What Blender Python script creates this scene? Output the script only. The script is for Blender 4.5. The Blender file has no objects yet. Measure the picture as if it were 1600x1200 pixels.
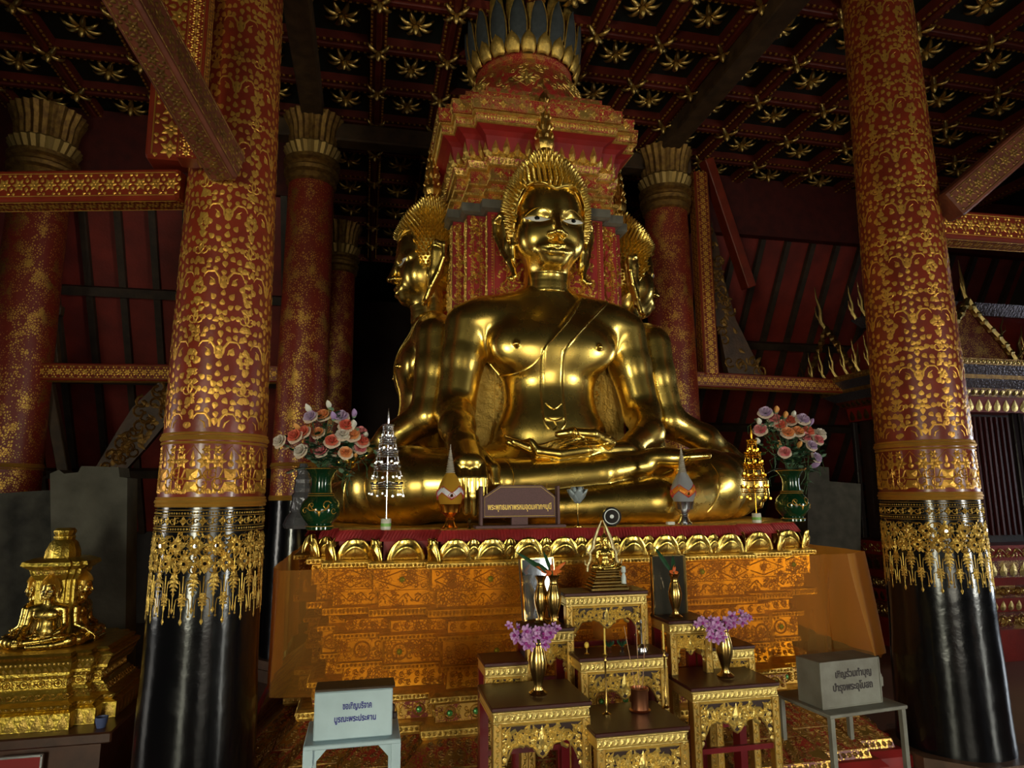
import bpy, math, random
import numpy as np
from math import sin, cos, pi, radians, atan2, sqrt, exp, floor
from mathutils import Vector, Matrix
R0 = random.Random(7)
SC = bpy.context.scene
COL = SC.collection
# ------------------------------------------------------------------ camera
F = 1040.0
CAMP = np.array([-1.29, -5.30, 1.65])
YAW, PIT, ROLL = radians(12.4), radians(9.3), radians(0.37)
_d = np.array([sin(YAW)*cos(PIT), cos(YAW)*cos(PIT), sin(PIT)])
_r = np.array([cos(YAW), -sin(YAW), 0.0]); _u = np.cross(_r, _d)
CR = _r*cos(ROLL)-_u*sin(ROLL); CU = _r*sin(ROLL)+_u*cos(ROLL); CD = _d
cam = bpy.data.cameras.new('camera'); cam.sensor_width = 36.0; cam.lens = 36.0*F/1600.0
cam.clip_start = 0.05; cam.clip_end = 200
camo = bpy.data.objects.new('camera', cam); COL.objects.link(camo)
camo.matrix_world = Matrix(((CR[0], CU[0], -CD[0], CAMP[0]), (CR[1], CU[1], -CD[1], CAMP[1]), (CR[2], CU[2], -CD[2], CAMP[2]), (0, 0, 0, 1)))
SC.camera = camo
def at(px, py, X=None, Y=None, Z=None):
    v = CD+CR*(px-800)/F-CU*(py-600)/F
    t = (X-CAMP[0])/v[0] if X is not None else (Y-CAMP[1])/v[1] if Y is not None else (Z-CAMP[2])/v[2]
    return CAMP+v*t
def pj(x, y, z):
    p = np.array([x, y, z])-CAMP; w = p@CD
    return (800+F*(p@CR)/w, 600-F*(p@CU)/w) if w > 0.05 else (-9999, -9999)
# ------------------------------------------------------------------ world, exposure, daylight
SC.view_settings.view_transform = 'Standard'; SC.view_settings.look = 'None'
SC.view_settings.gamma = 1; SC.view_settings.use_curve_mapping = False
SC.view_settings.exposure = -0.12
W = bpy.data.worlds.new('world'); SC.world = W; W.use_nodes = True
_bg = W.node_tree.nodes['Background']; _bg.inputs[0].default_value = (0.75, 0.88, 1.0, 1); _bg.inputs[1].default_value = 0.5
def area(name, loc, look, w, h, power, col, spread=150):
    l = bpy.data.lights.new(name, 'AREA'); l.shape = 'RECTANGLE'; l.size = w; l.size_y = h; l.energy = power; l.color = col; l.spread = radians(spread)
    o = bpy.data.objects.new(name, l); COL.objects.link(o); o.location = loc
    o.rotation_euler = (Vector(look)-Vector(loc)).to_track_quat('-Z', 'Y').to_euler(); return o
area('door_daylight', (0.3, -8.9, 1.45), (0.3, 0, 1.65), 1.8, 2.3, 14, (1.0, 0.92, 0.70), 70)
area('window_daylight', (7.1, -8.9, 1.5), (0.0, -0.8, 1.8), 1.1, 2.3, 74, (0.95, 0.95, 0.84), 75)
area('window_daylight', (-4.6, -8.9, 1.5), (-0.3, -0.8, 1.8), 1.1, 2.3, 46, (0.97, 0.95, 0.72), 75)
area('door_daylight', (8.9, -0.45, 1.5), (0, -1.2, 1.5), 1.4, 2.4, 26, (0.84, 0.92, 1.0), 70)
area('door_daylight', (-8.9, -0.6, 1.5), (0, -0.6, 1.7), 1.4, 2.4, 13, (1.0, 0.93, 0.8), 60)
sun = bpy.data.lights.new('sun', 'SUN'); sun.energy = 8; sun.angle = radians(1.5); sun.color = (1.0, 0.90, 0.72)
suno = bpy.data.objects.new('sun', sun); COL.objects.link(suno); suno.rotation_euler = Vector((-.10, 1.0, -.95)).to_track_quat('-Z', 'Y').to_euler()
SC.cycles.max_bounces = 8; SC.cycles.transparent_max_bounces = 16; SC.cycles.use_denoising = True
SC.cycles.caustics_reflective = True; SC.cycles.sample_clamp_indirect = 4.0
try: SC.cycles.denoiser = 'OPENIMAGEDENOISE'
except Exception: pass
# ------------------------------------------------------------------ materials
MATS = {}
def mat(name, col, rough=0.5, metal=0.0, bump=0.0, bscale=40, var=0.0, vscale=8, col2=None, coat=0.0, spec=0.5, rvar=0.0):
    if name in MATS: return MATS[name]
    m = bpy.data.materials.new(name); m.use_nodes = True; MATS[name] = m
    nt = m.node_tree; b = nt.nodes['Principled BSDF']
    b.inputs['Roughness'].default_value = rough; b.inputs['Metallic'].default_value = metal
    b.inputs['Base Color'].default_value = (*col, 1); b.inputs['Coat Weight'].default_value = coat
    b.inputs['Coat Roughness'].default_value = 0.12
    b.inputs['Specular IOR Level'].default_value = spec
    tc = nt.nodes.new('ShaderNodeTexCoord')
    if var > 0 or col2 or rvar > 0:
        n = nt.nodes.new('ShaderNodeTexNoise'); n.inputs['Scale'].default_value = vscale; n.inputs['Detail'].default_value = 6
        nt.links.new(tc.outputs['Object'], n.inputs['Vector'])
        if var > 0 or col2:
            rp = nt.nodes.new('ShaderNodeValToRGB'); rp.color_ramp.elements[0].position = 0.35; rp.color_ramp.elements[1].position = 0.65
            c2 = col2 if col2 else tuple(c*(1-var) for c in col)
            rp.color_ramp.elements[0].color = (*c2, 1); rp.color_ramp.elements[1].color = (*col, 1)
            nt.links.new(n.outputs['Fac'], rp.inputs[0]); nt.links.new(rp.outputs[0], b.inputs['Base Color'])
        if rvar > 0:
            mr = nt.nodes.new('ShaderNodeMapRange'); mr.inputs[3].default_value = rough-rvar*0.5; mr.inputs[4].default_value = rough+rvar
            mr.inputs[1].default_value = 0.3; mr.inputs[2].default_value = 0.7
            nt.links.new(n.outputs['Fac'], mr.inputs[0]); nt.links.new(mr.outputs[0], b.inputs['Roughness'])
    if bump > 0:
        n2 = nt.nodes.new('ShaderNodeTexNoise'); n2.inputs['Scale'].default_value = bscale; n2.inputs['Detail'].default_value = 4
        nt.links.new(tc.outputs['Object'], n2.inputs['Vector'])
        bp = nt.nodes.new('ShaderNodeBump'); bp.inputs['Strength'].default_value = bump; bp.inputs['Distance'].default_value = 0.01
        nt.links.new(n2.outputs['Fac'], bp.inputs['Height']); nt.links.new(bp.outputs[0], b.inputs['Normal'])
    return m
def lai(name, red, gold, scale=45, thr=0.42, rough=0.38, stretch=(1, 1, 1), soft=0.05):
    """lacquer with a fine all-over stencil of gold leaf scrolls"""
    if name in MATS: return MATS[name]
    m = bpy.data.materials.new(name); m.use_nodes = True; MATS[name] = m
    nt = m.node_tree; b = nt.nodes['Principled BSDF']; L = nt.links.new
    tc = nt.nodes.new('ShaderNodeTexCoord'); mp = nt.nodes.new('ShaderNodeMapping'); mp.inputs['Scale'].default_value = stretch
    L(tc.outputs['Object'], mp.inputs[0])
    v = nt.nodes.new('ShaderNodeTexVoronoi'); v.feature = 'DISTANCE_TO_EDGE'; v.inputs['Scale'].default_value = scale
    ns = nt.nodes.new('ShaderNodeTexNoise'); ns.inputs['Scale'].default_value = scale*0.5
    mx = nt.nodes.new('ShaderNodeVectorMath'); mx.operation = 'MULTIPLY_ADD'; mx.inputs[1].default_value = (0.02,)*3
    L(mp.outputs[0], ns.inputs['Vector']); L(ns.outputs['Color'], mx.inputs[0]); L(mp.outputs[0], mx.inputs[2]); L(mx.outputs[0], v.inputs['Vector'])
    nl = nt.nodes.new('ShaderNodeTexNoise'); nl.inputs['Scale'].default_value = scale*0.16; L(mp.outputs[0], nl.inputs['Vector'])
    ad = nt.nodes.new('ShaderNodeMath'); ad.operation = 'MULTIPLY_ADD'; ad.inputs[1].default_value = 0.9; L(nl.outputs['Fac'], ad.inputs[0]); L(v.outputs['Distance'], ad.inputs[2])
    rp = nt.nodes.new('ShaderNodeMapRange'); rp.inputs[1].default_value = thr+0.2; rp.inputs[2].default_value = thr+0.2+soft
    L(ad.outputs[0], rp.inputs[0])
    cm = nt.nodes.new('ShaderNodeMix'); cm.data_type = 'RGBA'; cm.inputs['A'].default_value = (*red, 1); cm.inputs['B'].default_value = (*gold, 1)
    L(rp.outputs[0], cm.inputs['Factor']); L(cm.outputs['Result'], b.inputs['Base Color']); L(rp.outputs[0], b.inputs['Metallic'])
    b.inputs['Roughness'].default_value = rough
    bp = nt.nodes.new('ShaderNodeBump'); bp.inputs['Strength'].default_value = 0.35; bp.inputs['Distance'].default_value = 0.004
    L(rp.outputs[0], bp.inputs['Height']); L(bp.outputs[0], b.inputs['Normal'])
    return m
M = {}
M['gold'] = mat('burnished_gold', (0.78, 0.54, 0.13), 0.26, 1, bump=0.03, bscale=7, rvar=0.03, vscale=10)
M['goldh'] = mat('gold_hair', (0.80, 0.56, 0.13), 0.30, 1)
M['gilt'] = mat('gilt_relief', (0.88, 0.58, 0.13), 0.33, .75, bump=0.4, bscale=120, col2=(0.58, 0.36, 0.08), vscale=30)
M['giltp'] = mat('gilt_table_carving', (0.80, 0.60, 0.20), 0.33, .8, bump=0.3, bscale=120)
M['leaf'] = mat('gold_leaf', (0.78, 0.42, 0.07), 0.38, .70, bump=0.25, bscale=90, col2=(0.62, 0.30, 0.05), vscale=6)
M['giltdull'] = mat('dull_gilding', (0.40, 0.22, 0.05), 0.5, .8, bump=0.5, bscale=60, col2=(0.2, 0.1, 0.03), vscale=20)
M['red'] = mat('red_lacquer', (0.30, 0.022, 0.012), 0.36, 0, bump=0.15, bscale=30, var=0.35, vscale=5, coat=0.25)
M['redcol'] = mat('column_red_lacquer', (0.24, 0.027, 0.009), 0.34, 0, bump=0.12, bscale=25, var=0.3, vscale=6, coat=0.3)
M['redp'] = mat('pedestal_red_lacquer', (0.33, 0.014, 0.012), 0.48, 0, bump=0.15, bscale=30, var=0.3, vscale=6, coat=0.08)
M['redband'] = mat('red_painted_band', (0.33, 0.018, 0.02), 0.5, 0, var=0.3)
M['black'] = mat('black_lacquer', (0.004, 0.004, 0.005), 0.17, 0, bump=0.25, bscale=14, coat=0.2, rvar=0.04)
M['dark'] = mat('dark_wood', (0.035, 0.014, 0.009), 0.55, 0, bump=0.3, var=0.4)
M['brown'] = mat('brown_beam_wood', (0.085, 0.045, 0.018), 0.55, 0, bump=0.3, bscale=20, var=0.5)
M['ceil'] = mat('dark_green_coffer_panel', (0.006, 0.014, 0.010), 0.5)
M['roofred'] = mat('red_roof_boards', (0.26, 0.022, 0.010), 0.6, 0, bump=0.3, var=0.4, vscale=3)
M['batten'] = mat('roof_batten_wood', (0.055, 0.03, 0.014), 0.6, 0, bump=0.3, var=0.5)
M['laicol'] = lai('red_column_gold_stencil', (0.22, 0.020, 0.008), (0.75, 0.42, 0.09), 50, 0.43, 0.42, (1, 1, 0.8))
M['laibeam'] = lai('beam_gold_stencil', (0.26, 0.025, 0.014), (0.62, 0.36, 0.09), 42, 0.28, 0.42)
M['laiped'] = lai('pedestal_gold_stencil', (0.40, 0.022, 0.018), (0.80, 0.52, 0.14), 80, 0.36, 0.40)
M['laibase'] = lai('base_gold_stencil', (0.22, 0.018, 0.008), (0.70, 0.42, 0.10), 62, 0.31, 0.42)
M['laigold'] = lai('all_over_gilt_carving', (0.45, 0.25, 0.05), (0.85, 0.60, 0.14), 50, 0.15, 0.36)
M['plaster'] = mat('grey_plaster', (0.14, 0.13, 0.10), 0.85, 0, bump=0.5, bscale=12, col2=(0.06, 0.055, 0.04), vscale=3)
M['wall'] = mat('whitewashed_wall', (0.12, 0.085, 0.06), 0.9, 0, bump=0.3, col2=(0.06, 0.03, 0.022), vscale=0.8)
M['silver'] = mat('silver', (0.75, 0.76, 0.80), 0.22, 1)
M['brass'] = mat('brass', (0.62, 0.40, 0.12), 0.22, 1)
M['greenv'] = mat('green_glaze', (0.005, 0.045, 0.016), 0.10, 0, var=0.5, vscale=4, coat=0.8)
M['boxblue'] = mat('pale_blue_paint', (0.50, 0.64, 0.70), 0.5, 0, bump=0.1, col2=(0.40, 0.52, 0.57), vscale=5)
M['boxgrey'] = mat('old_white_paint', (0.27, 0.265, 0.22), 0.6, 0, bump=0.15, col2=(0.19, 0.175, 0.14), vscale=7)
M['inkblue'] = mat('blue_ink', (0.03, 0.03, 0.25), 0.6)
M['inkdark'] = mat('dark_ink', (0.03, 0.02, 0.02), 0.6)
M['granite'] = mat('purple_brown_granite', (0.13, 0.06, 0.062), 0.7, 0, col2=(0.10, 0.05, 0.05), vscale=160)
M['maroon'] = mat('maroon_table_wood', (0.16, 0.008, 0.012), 0.3, 0, coat=0.4)
M['tabletop'] = mat('dark_red_table_top', (0.05, 0.008, 0.006), 0.42, 0, coat=0.1)
M['white'] = mat('white_enamel', (0.62, 0.59, 0.50), 0.35)
M['pupil'] = mat('black_inlay', (0.005, 0.005, 0.005), 0.15)
M['mirror'] = mat('mirror_glass_inlay', (0.85, 0.88, 0.88), 0.05, 1)
M['jewel'] = mat('green_glass_jewel', (0.10, 0.42, 0.10), 0.08, 0.3, coat=1.0)
M['laipav'] = lai('pavilion_red_gold_stencil', (0.12, 0.010, 0.006), (0.50, 0.30, 0.08), 50, 0.40, 0.45)
M['laiup'] = lai('veiled_base_gold_stencil', (0.30, 0.10, 0.02), (0.85, 0.55, 0.14), 62, 0.30, 0.40)
M['star'] = mat('dim_star_gilding', (0.55, 0.36, 0.10), 0.38, 0.9)
M['lampglass'] = mat('frosted_lamp_glass', (0.72, 0.75, 0.74), 0.4)
M['stem'] = mat('green_stem', (0.03, 0.09, 0.025), 0.5)
M['leafg'] = mat('green_leaf', (0.02, 0.075, 0.03), 0.4, 0, var=0.5, vscale=30)
M['leafp'] = mat('pale_green_leaf', (0.20, 0.34, 0.22), 0.45, 0, var=0.3, vscale=30)
M['greyband'] = mat('grey_zinc_strip', (0.20, 0.18, 0.14), 0.45, 0.4, var=0.4)
M['stone'] = mat('brown_stone_plinth', (0.16, 0.08, 0.045), 0.45, 0, bump=0.2, var=0.4)
M['copper'] = mat('copper', (0.50, 0.20, 0.10), 0.35, 1)
M['wax'] = mat('yellow_wax', (0.80, 0.55, 0.08), 0.4)
M['blue'] = mat('blue_cup', (0.12, 0.16, 0.35), 0.4)
# ------------------------------------------------------------------ mesh builder
class MB:
    def __init__(s): s.v = []; s.f = []; s.m = []; s.mi = 0
    def add(s, vs, fs):
        b = len(s.v); s.v.extend([tuple(map(float, q)) for q in vs])
        for f in fs: s.f.append(tuple(b+i for i in f)); s.m.append(s.mi)
        return s
    def box(s, c, d, rot=None, taper=1.0, bev=0.0):
        x, y, z = d[0]/2, d[1]/2, d[2]/2; vs = []
        if bev > 0:
            b = bev; pts = [(x-b, y), (x, y-b), (x, -y+b), (x-b, -y), (-x+b, -y), (-x, -y+b), (-x, y-b), (-x+b, y)][::-1]
            rings = [(-z, b), (-z+b, 0), (z-b, 0), (z, b)]; n = 8
            for zz, ins in rings:
                fx = (x-ins)/x; fy = (y-ins)/y
                vs += [(p[0]*fx, p[1]*fy, zz) for p in pts]
            fs = [tuple(range(n))[::-1]]
            for k in range(3): fs += [(k*n+i, k*n+(i+1) % n, (k+1)*n+(i+1) % n, (k+1)*n+i) for i in range(n)]
            fs.append(tuple(3*n+i for i in range(n)))
        else:
            for zz, t in ((-z, 1), (z, taper)): vs += [(-x*t, -y*t, zz), (x*t, -y*t, zz), (x*t, y*t, zz), (-x*t, y*t, zz)]
            fs = [(3, 2, 1, 0), (4, 5, 6, 7), (0, 1, 5, 4), (1, 2, 6, 5), (2, 3, 7, 6), (3, 0, 4, 7)]
        Rm = Matrix.Identity(3) if rot is None else rot
        vs = [tuple(Rm @ Vector(q)+Vector(c)) for q in vs]
        return s.add(vs, fs)
    def bar(s, a, b, w, h, up=(0, 0, 1), bev=0.0):
        a = Vector(a); b = Vector(b); d = (b-a); L = d.length; d.normalize()
        x = d.cross(Vector(up)); x = x.normalized() if x.length > 1e-4 else Vector((1, 0, 0)); y = x.cross(d).normalized()
        Rm = Matrix((x, d, y)).transposed()
        return s.box((a+b)/2, (w, L, h), Rm, bev=bev)
    def tube(s, pts, rad, n=8, cap=True, closed=False):
        P = [Vector(p) for p in pts]; m = len(P); rr = rad if isinstance(rad, (list, tuple)) else [rad]*m
        vs = []; prev = None
        for i in range(m):
            if closed: t = P[(i+1) % m]-P[i-1]
            else: t = P[min(i+1, m-1)]-P[max(i-1, 0)]
            t.normalize()
            if prev is None:
                u = t.orthogonal().normalized()
            else:
                u = prev-t*prev.dot(t); u = u.normalized() if u.length > 1e-6 else t.orthogonal().normalized()
            prev = u; w = t.cross(u)
            for k in range(n):
                a = 2*pi*k/n; vs.append(P[i]+(u*cos(a)+w*sin(a))*rr[i])
        fs = []
        for i in range(m if closed else m-1):
            j = (i+1) % m
            for k in range(n): fs.append((i*n+k, i*n+(k+1) % n, j*n+(k+1) % n, j*n+k))
        if cap and not closed: fs.append(tuple(range(n))[::-1]); fs.append(tuple((m-1)*n+k for k in range(n)))
        return s.add(vs, fs)
    def lathe(s, prof, n=24, c=(0, 0, 0), flute=0, fd=0.0, sx=1, sy=1, ang=0, cap=True):
        vs = []; m = len(prof)
        for (r, z) in prof:
            for k in range(n):
                a = 2*pi*k/n+ang; q = r*(1+(fd*cos(flute*a) if flute else 0))
                vs.append((c[0]+q*cos(a)*sx, c[1]+q*sin(a)*sy, c[2]+z))
        fs = [(i*n+k, i*n+(k+1) % n, (i+1)*n+(k+1) % n, (i+1)*n+k) for i in range(m-1) for k in range(n)]
        if cap: fs.append(tuple(range(n))[::-1]); fs.append(tuple((m-1)*n+k for k in range(n)))
        return s.add(vs, fs)
    def ball(s, c, r, n=10, m=7, sc=(1, 1, 1)):
        prof = [(max(r*sin(pi*i/m), 1e-4), -r*cos(pi*i/m)) for i in range(m+1)]
        b = len(s.v); s.lathe(prof, n)
        for i in range(b, len(s.v)):
            q = s.v[i]; s.v[i] = (q[0]*sc[0]+c[0], q[1]*sc[1]+c[1], q[2]*sc[2]+c[2])
        return s
    def prism(s, poly, z0, z1, poly2=None):
        n = len(poly); p2 = poly2 or poly
        vs = [(x, y, z0) for x, y in poly]+[(x, y, z1) for x, y in p2]
        fs = [(i, (i+1) % n, n+(i+1) % n, n+i) for i in range(n)]+[tuple(range(n))[::-1], tuple(range(n, 2*n))]
        return s.add(vs, fs)
    def slab(s, poly, a, u, v, w, th):
        """polygon (u,v) extruded along w by th; a = origin"""
        a = Vector(a); u = Vector(u); v = Vector(v); w = Vector(w); n = len(poly)
        vs = [a+u*x+v*y for x, y in poly]+[a+u*x+v*y+w*th for x, y in poly]
        fs = [(i, (i+1) % n, n+(i+1) % n, n+i) for i in range(n)]+[tuple(range(n))[::-1], tuple(range(n, 2*n))]
        return s.add(vs, fs)
    def build(s, name, mats, parent=None, smooth=None, loc=None, sharp=35):
        me = bpy.data.meshes.new(name); me.from_pydata(s.v, [], s.f)
        for q in (mats if isinstance(mats, (list, tuple)) else [mats]): me.materials.append(q)
        if s.m: me.polygons.foreach_set('material_index', s.m)
        if smooth is not False:
            me.polygons.foreach_set('use_smooth', [True]*len(me.polygons))
            try: me.set_sharp_from_angle(angle=radians(sharp))
            except Exception: pass
        me.update(); o = bpy.data.objects.new(name, me); COL.objects.link(o)
        if parent is not None: o.parent = parent
        if loc is not None: o.location = loc
        return o
def tag(o, label=None, cat=None, group=None, kind=None):
    if label: o['label'] = label
    if cat: o['category'] = cat
    if group: o['group'] = group
    if kind: o['kind'] = kind
    return o
def thing(name, loc, label, cat, group=None, rz=0.0):
    o = bpy.data.objects.new(name, None); COL.objects.link(o); o.location = loc; o.rotation_euler = (0, 0, rz)
    o.empty_display_size = 0.1
    return tag(o, label, cat, group)
KIDS = {}
def copy_tree(o, parent=None):
    c = o.copy(); COL.objects.link(c)
    if parent is not None: c.parent = parent
    for ch in [q for q in COL.objects if q.parent == o]: copy_tree(ch, c)
    return c
def dup(o, loc, rz=0.0, label=None, scale=None, group=None):
    c = copy_tree(o); c.location = loc; c.rotation_euler = (0, 0, rz)
    if scale is not None: c.scale = (scale,)*3 if not isinstance(scale, tuple) else scale
    if label: c['label'] = label
    if group: c['group'] = group
    return c
# ------------------------------------------------------------------ ornament kit: raised relief stamped on any surface
class Orn:
    def __init__(s, fn, res=9.0): s.mb = MB(); s.fn = fn; s.res = res
    def P(s, u, v, h): return s.fn(u, v, h)
    def poly(s, pts, h=0.004, base=0.0006):
        n = len(pts); cu = sum(p[0] for p in pts)/n; cv = sum(p[1] for p in pts)/n
        vs = [s.P(u, v, base) for u, v in pts]+[s.P(cu, cv, h)]
        s.mb.add(vs, [(i, (i+1) % n, n) for i in range(n)])
    def leaf(s, u, v, a, L, Wd, h=0.004):
        ca, sa = cos(a), sin(a)
        q = [(0, 0), (0.12, 0.38), (0.38, 0.5), (0.68, 0.30), (1, 0), (0.68, -0.30), (0.38, -0.5), (0.12, -0.38)]
        s.poly([(u+x*L*ca-y*Wd*sa, v+x*L*sa+y*Wd*ca) for x, y in q[::-1]][::-1], h)
    def disc(s, u, v, r, h=0.005, n=7, ru=1.0):
        s.poly([(u+r*ru*cos(2*pi*k/n), v+r*sin(2*pi*k/n)) for k in range(n)], h)
    def strip(s, pts, w, h=0.003):
        m = len(pts)
        if isinstance(w, (int, float)) and m < 9:
            q = []
            for i in range(m-1):
                k = max(1, int(sqrt((pts[i+1][0]-pts[i][0])**2+(pts[i+1][1]-pts[i][1])**2)/s.res)); k = min(k, 60)
                q += [(pts[i][0]+(pts[i+1][0]-pts[i][0])*j/k, pts[i][1]+(pts[i+1][1]-pts[i][1])*j/k) for j in range(k)]
            pts = q+[pts[-1]]; m = len(pts)
        vs = []
        for i, (u, v) in enumerate(pts):
            a = pts[max(i-1, 0)]; b = pts[min(i+1, m-1)]
            du, dv = b[0]-a[0], b[1]-a[1]; l = sqrt(du*du+dv*dv) or 1; nu, nv = -dv/l, du/l
            ww = (w[i] if isinstance(w, (list, tuple)) else w)/2
            vs += [s.P(u+nu*ww, v+nv*ww, 0.0006), s.P(u, v, h), s.P(u-nu*ww, v-nv*ww, 0.0006)]
        fs = []
        for i in range(m-1):
            for k in (0, 1): fs.append((3*i+k, 3*i+k+1, 3*i+3+k+1, 3*i+3+k))
        s.mb.add(vs, fs)
    def curl(s, u, v, a, sz, d=1, w=0.2, turns=1.35, n=11, h=0.004):
        pts = []; ws = []
        for i in range(n):
            t = i/(n-1); th = a+d*t*turns*2*pi*0.8; r = sz*(1-t)**0.8*0.5+sz*0.05
            cx = u+sz*0.5*cos(a+pi); cy = v+sz*0.5*sin(a+pi)
            pts.append((u-sz*0.5*cos(a)+r*cos(th)+sz*0.5*cos(a), v-sz*0.5*sin(a)+r*sin(th)+sz*0.5*sin(a))); ws.append(sz*w*(1-0.55*t))
        s.strip(pts, ws, h)
    def flower(s, u, v, r, n=6, a0=0.0, h=0.005, fat=0.62):
        for k in range(n): s.leaf(u+0.18*r*cos(a0+2*pi*k/n), v+0.18*r*sin(a0+2*pi*k/n), a0+2*pi*k/n, r*0.85, r*fat*4.6/n, h)
        s.disc(u, v, r*0.2, h*1.3, 6)
    def flame(s, u, v, H, Wd, h=0.008):
        s.leaf(u, v+H*0.15, pi/2, H*0.85, Wd*0.5, h)
        for d in (-1, 1):
            s.leaf(u+d*Wd*0.06, v, pi/2-d*0.75, H*0.55, Wd*0.34, h*0.8); s.leaf(u+d*Wd*0.05, v, pi/2-d*1.35, H*0.36, Wd*0.30, h*0.7)
        s.disc(u, v+H*0.12, Wd*0.13, h*1.2, 6)
    def build(s, name, m, parent, **k): return s.mb.build(name, m, parent, smooth=False, **k)
def plane_fn(o, u, v, n):
    o = np.array(o, float); u = np.array(u, float); v = np.array(v, float); n = np.array(n, float)
    return lambda a, b, h: tuple(o+u*a+v*b+n*h)
def cyl_fn(c, rfun):
    def fn(a, b, h):
        r = rfun(b); th = a/r; return (c[0]+(r+h)*cos(th), c[1]+(r+h)*sin(th), c[2]+b)
    return fn
def fill(o, style, w, h, x0=0.0, y0=0.0, k=1.0):
    rr = random.Random(int(w*1000)+int(h*977))
    def rep(step): n = max(1, int(round(w/step))); return [(x0+(i+0.5)*w/n, w/n) for i in range(n)]
    if style == 'bead':
        for x, s_ in rep(h*0.95): o.disc(x, y0+h*0.5, min(s_, h)*0.40, 0.008*k, 6)
    elif style == 'egg':
        for x, s_ in rep(h*0.62): o.leaf(x, y0+h*0.95, -pi/2, h*0.85, s_*0.95, 0.008*k)
    elif style == 'diamond':
        for j, (x, s_) in enumerate(rep(h*1.9)):
            a = s_*0.46; b = h*0.44; c = (x, y0+h/2)
            o.strip([(c[0]-a, c[1]), (c[0], c[1]+b), (c[0]+a, c[1]), (c[0], c[1]-b), (c[0]-a, c[1])], h*0.07, 0.007*k)
            o.flower(c[0], c[1], b*0.55, 8, h=0.008*k)
            for q in (-1, 1):
                for p in (-1, 1):
                    o.curl(x+q*a*0.85, c[1]+p*b*0.72, atan2(p, q), h*0.26, q*p, 0.3, h=0.006*k); o.leaf(x+q*a*0.5, c[1]+p*b*0.95, atan2(-p*.2, q), h*0.2, h*0.10, 0.006*k)
    elif style == 'scroll':
        pts = []; n = max(8, int(w/(h*0.12)))
        for i in range(n+1): pts.append((x0+w*i/n, y0+h/2+h*0.26*sin(2*pi*i*w/n/(h*1.5))))
        o.strip(pts, h*0.07, 0.005*k)
        for j, (x, s_) in enumerate(rep(h*0.75)):
            d = 1 if j % 2 else -1
            o.curl(x, y0+h/2-d*h*0.16, d*pi/2, h*0.42, d, 0.25, h=0.006*k)
            for q in range(3): o.leaf(x+s_*0.3*(q-1), y0+h*(0.5+d*0.12), d*pi/2+(q-1)*0.8, h*0.30, h*0.14, 0.006*k)
    elif style == 'circle':
        for j, (x, s_) in enumerate(rep(h*1.7)):
            c = y0+h/2; rr_ = h*0.36
            o.strip([(x+rr_*cos(t*pi/8), c+rr_*sin(t*pi/8)) for t in range(17)], h*0.10, 0.009*k)
            o.flower(x, c, h*0.26, 8, h=0.007*k)
            for q in (-1, 1):
                o.curl(x+q*s_*0.36, c+h*0.2, q*0.6, h*0.3, q, 0.28, h=0.006*k); o.curl(x+q*s_*0.36, c-h*0.2, -q*0.6, h*0.3, -q, 0.28, h=0.006*k)
                o.leaf(x+q*rr_*1.15, c, 0 if q > 0 else pi, h*0.3, h*0.2, 0.006*k)
    elif style == 'flame':
        for j, (x, s_) in enumerate(rep(h*0.52)): o.flame(x, y0, h*(1.0 if j % 2 else 0.82), s_*1.35, 0.018*k)
    elif style == 'rosette':
        for x, s_ in rep(h*1.5):
            for q in range(6): o.leaf(x+s_*rr.uniform(-.5, .5), y0+h*rr.uniform(.08, .92), rr.uniform(0, 6.3), h*.22, h*.14, .007*k)
            o.flower(x, y0+h/2, h*0.36, 4, 0, 0.008*k, 0.6); o.flower(x, y0+h/2, h*0.26, 4, pi/4, 0.006*k, 0.5)
            for q in (-1, 1): o.leaf(x+s_/2*0.98, y0+h/2+q*h*0.1, q*pi/2, h*0.3, h*0.18, 0.006*k)
    elif style == 'flute':
        for x, s_ in rep(0.018): o.poly([(x-s_*.36, y0+.003), (x+s_*.36, y0+.003), (x+s_*.36, y0+h-.003), (x-s_*.36, y0+h-.003)], 0.006*k)
        for x, s_ in rep(0.036): o.disc(x, y0+h-.004, .0045, 0.008, 5)
    elif style == 'petal':
        for x, s_ in rep(h*0.8): o.leaf(x, y0, pi/2, h*0.9, s_*0.8, 0.006*k)
    elif style == 'carve':      # dense open scroll carving
        n = max(1, int(round(h/0.05))); st = h/n
        for r_ in range(n):
            for j, (x, s_) in enumerate(rep(st*1.0)):
                d = 1 if (j+r_) % 2 else -1; c = y0+(r_+0.5)*st
                o.curl(x, c, d*pi/3, st*0.75, d, 0.22, h=0.006*k)
                for q in range(4): o.leaf(x, c, d*pi/3+q*1.5+0.7, st*0.42, st*0.16, 0.006*k)
    elif style == 'panel':      # tall panel: stacked rosettes in diamonds on a dense field of leaves
        m = max(1, int(round(h/(w*1.15)))) if w > .2 else max(1, int(round(h/.2))); st = h/m
        b = min(w, .9)*.5
        for r_ in range(m):
            c = y0+(r_+0.5)*st; x = x0+w/2
            if w > .1:
                o.flower(x, c, min(w, st)*0.17, 8, 0, 0.012*k, .8); o.flower(x, c, min(w, st)*0.10, 6, 0, 0.016*k)
                o.strip([(x-w*0.40, c), (x, c+st*0.44), (x+w*0.40, c), (x, c-st*0.44), (x-w*0.40, c)], min(w, .4)*0.035, 0.008*k)
        n = int(w*h/.0008); q = .0
        for j in range(n):
            u = x0+w*.07+w*.86*rr.random(); v = y0+h*rr.random()
            if rr.random() < .35: o.curl(u, v, rr.uniform(0, 6.3), .042, rr.choice((-1, 1)), .22, h=.007*k)
            else: o.leaf(u, v, rr.uniform(0, 2*pi), .034, .020, 0.007*k)
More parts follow.
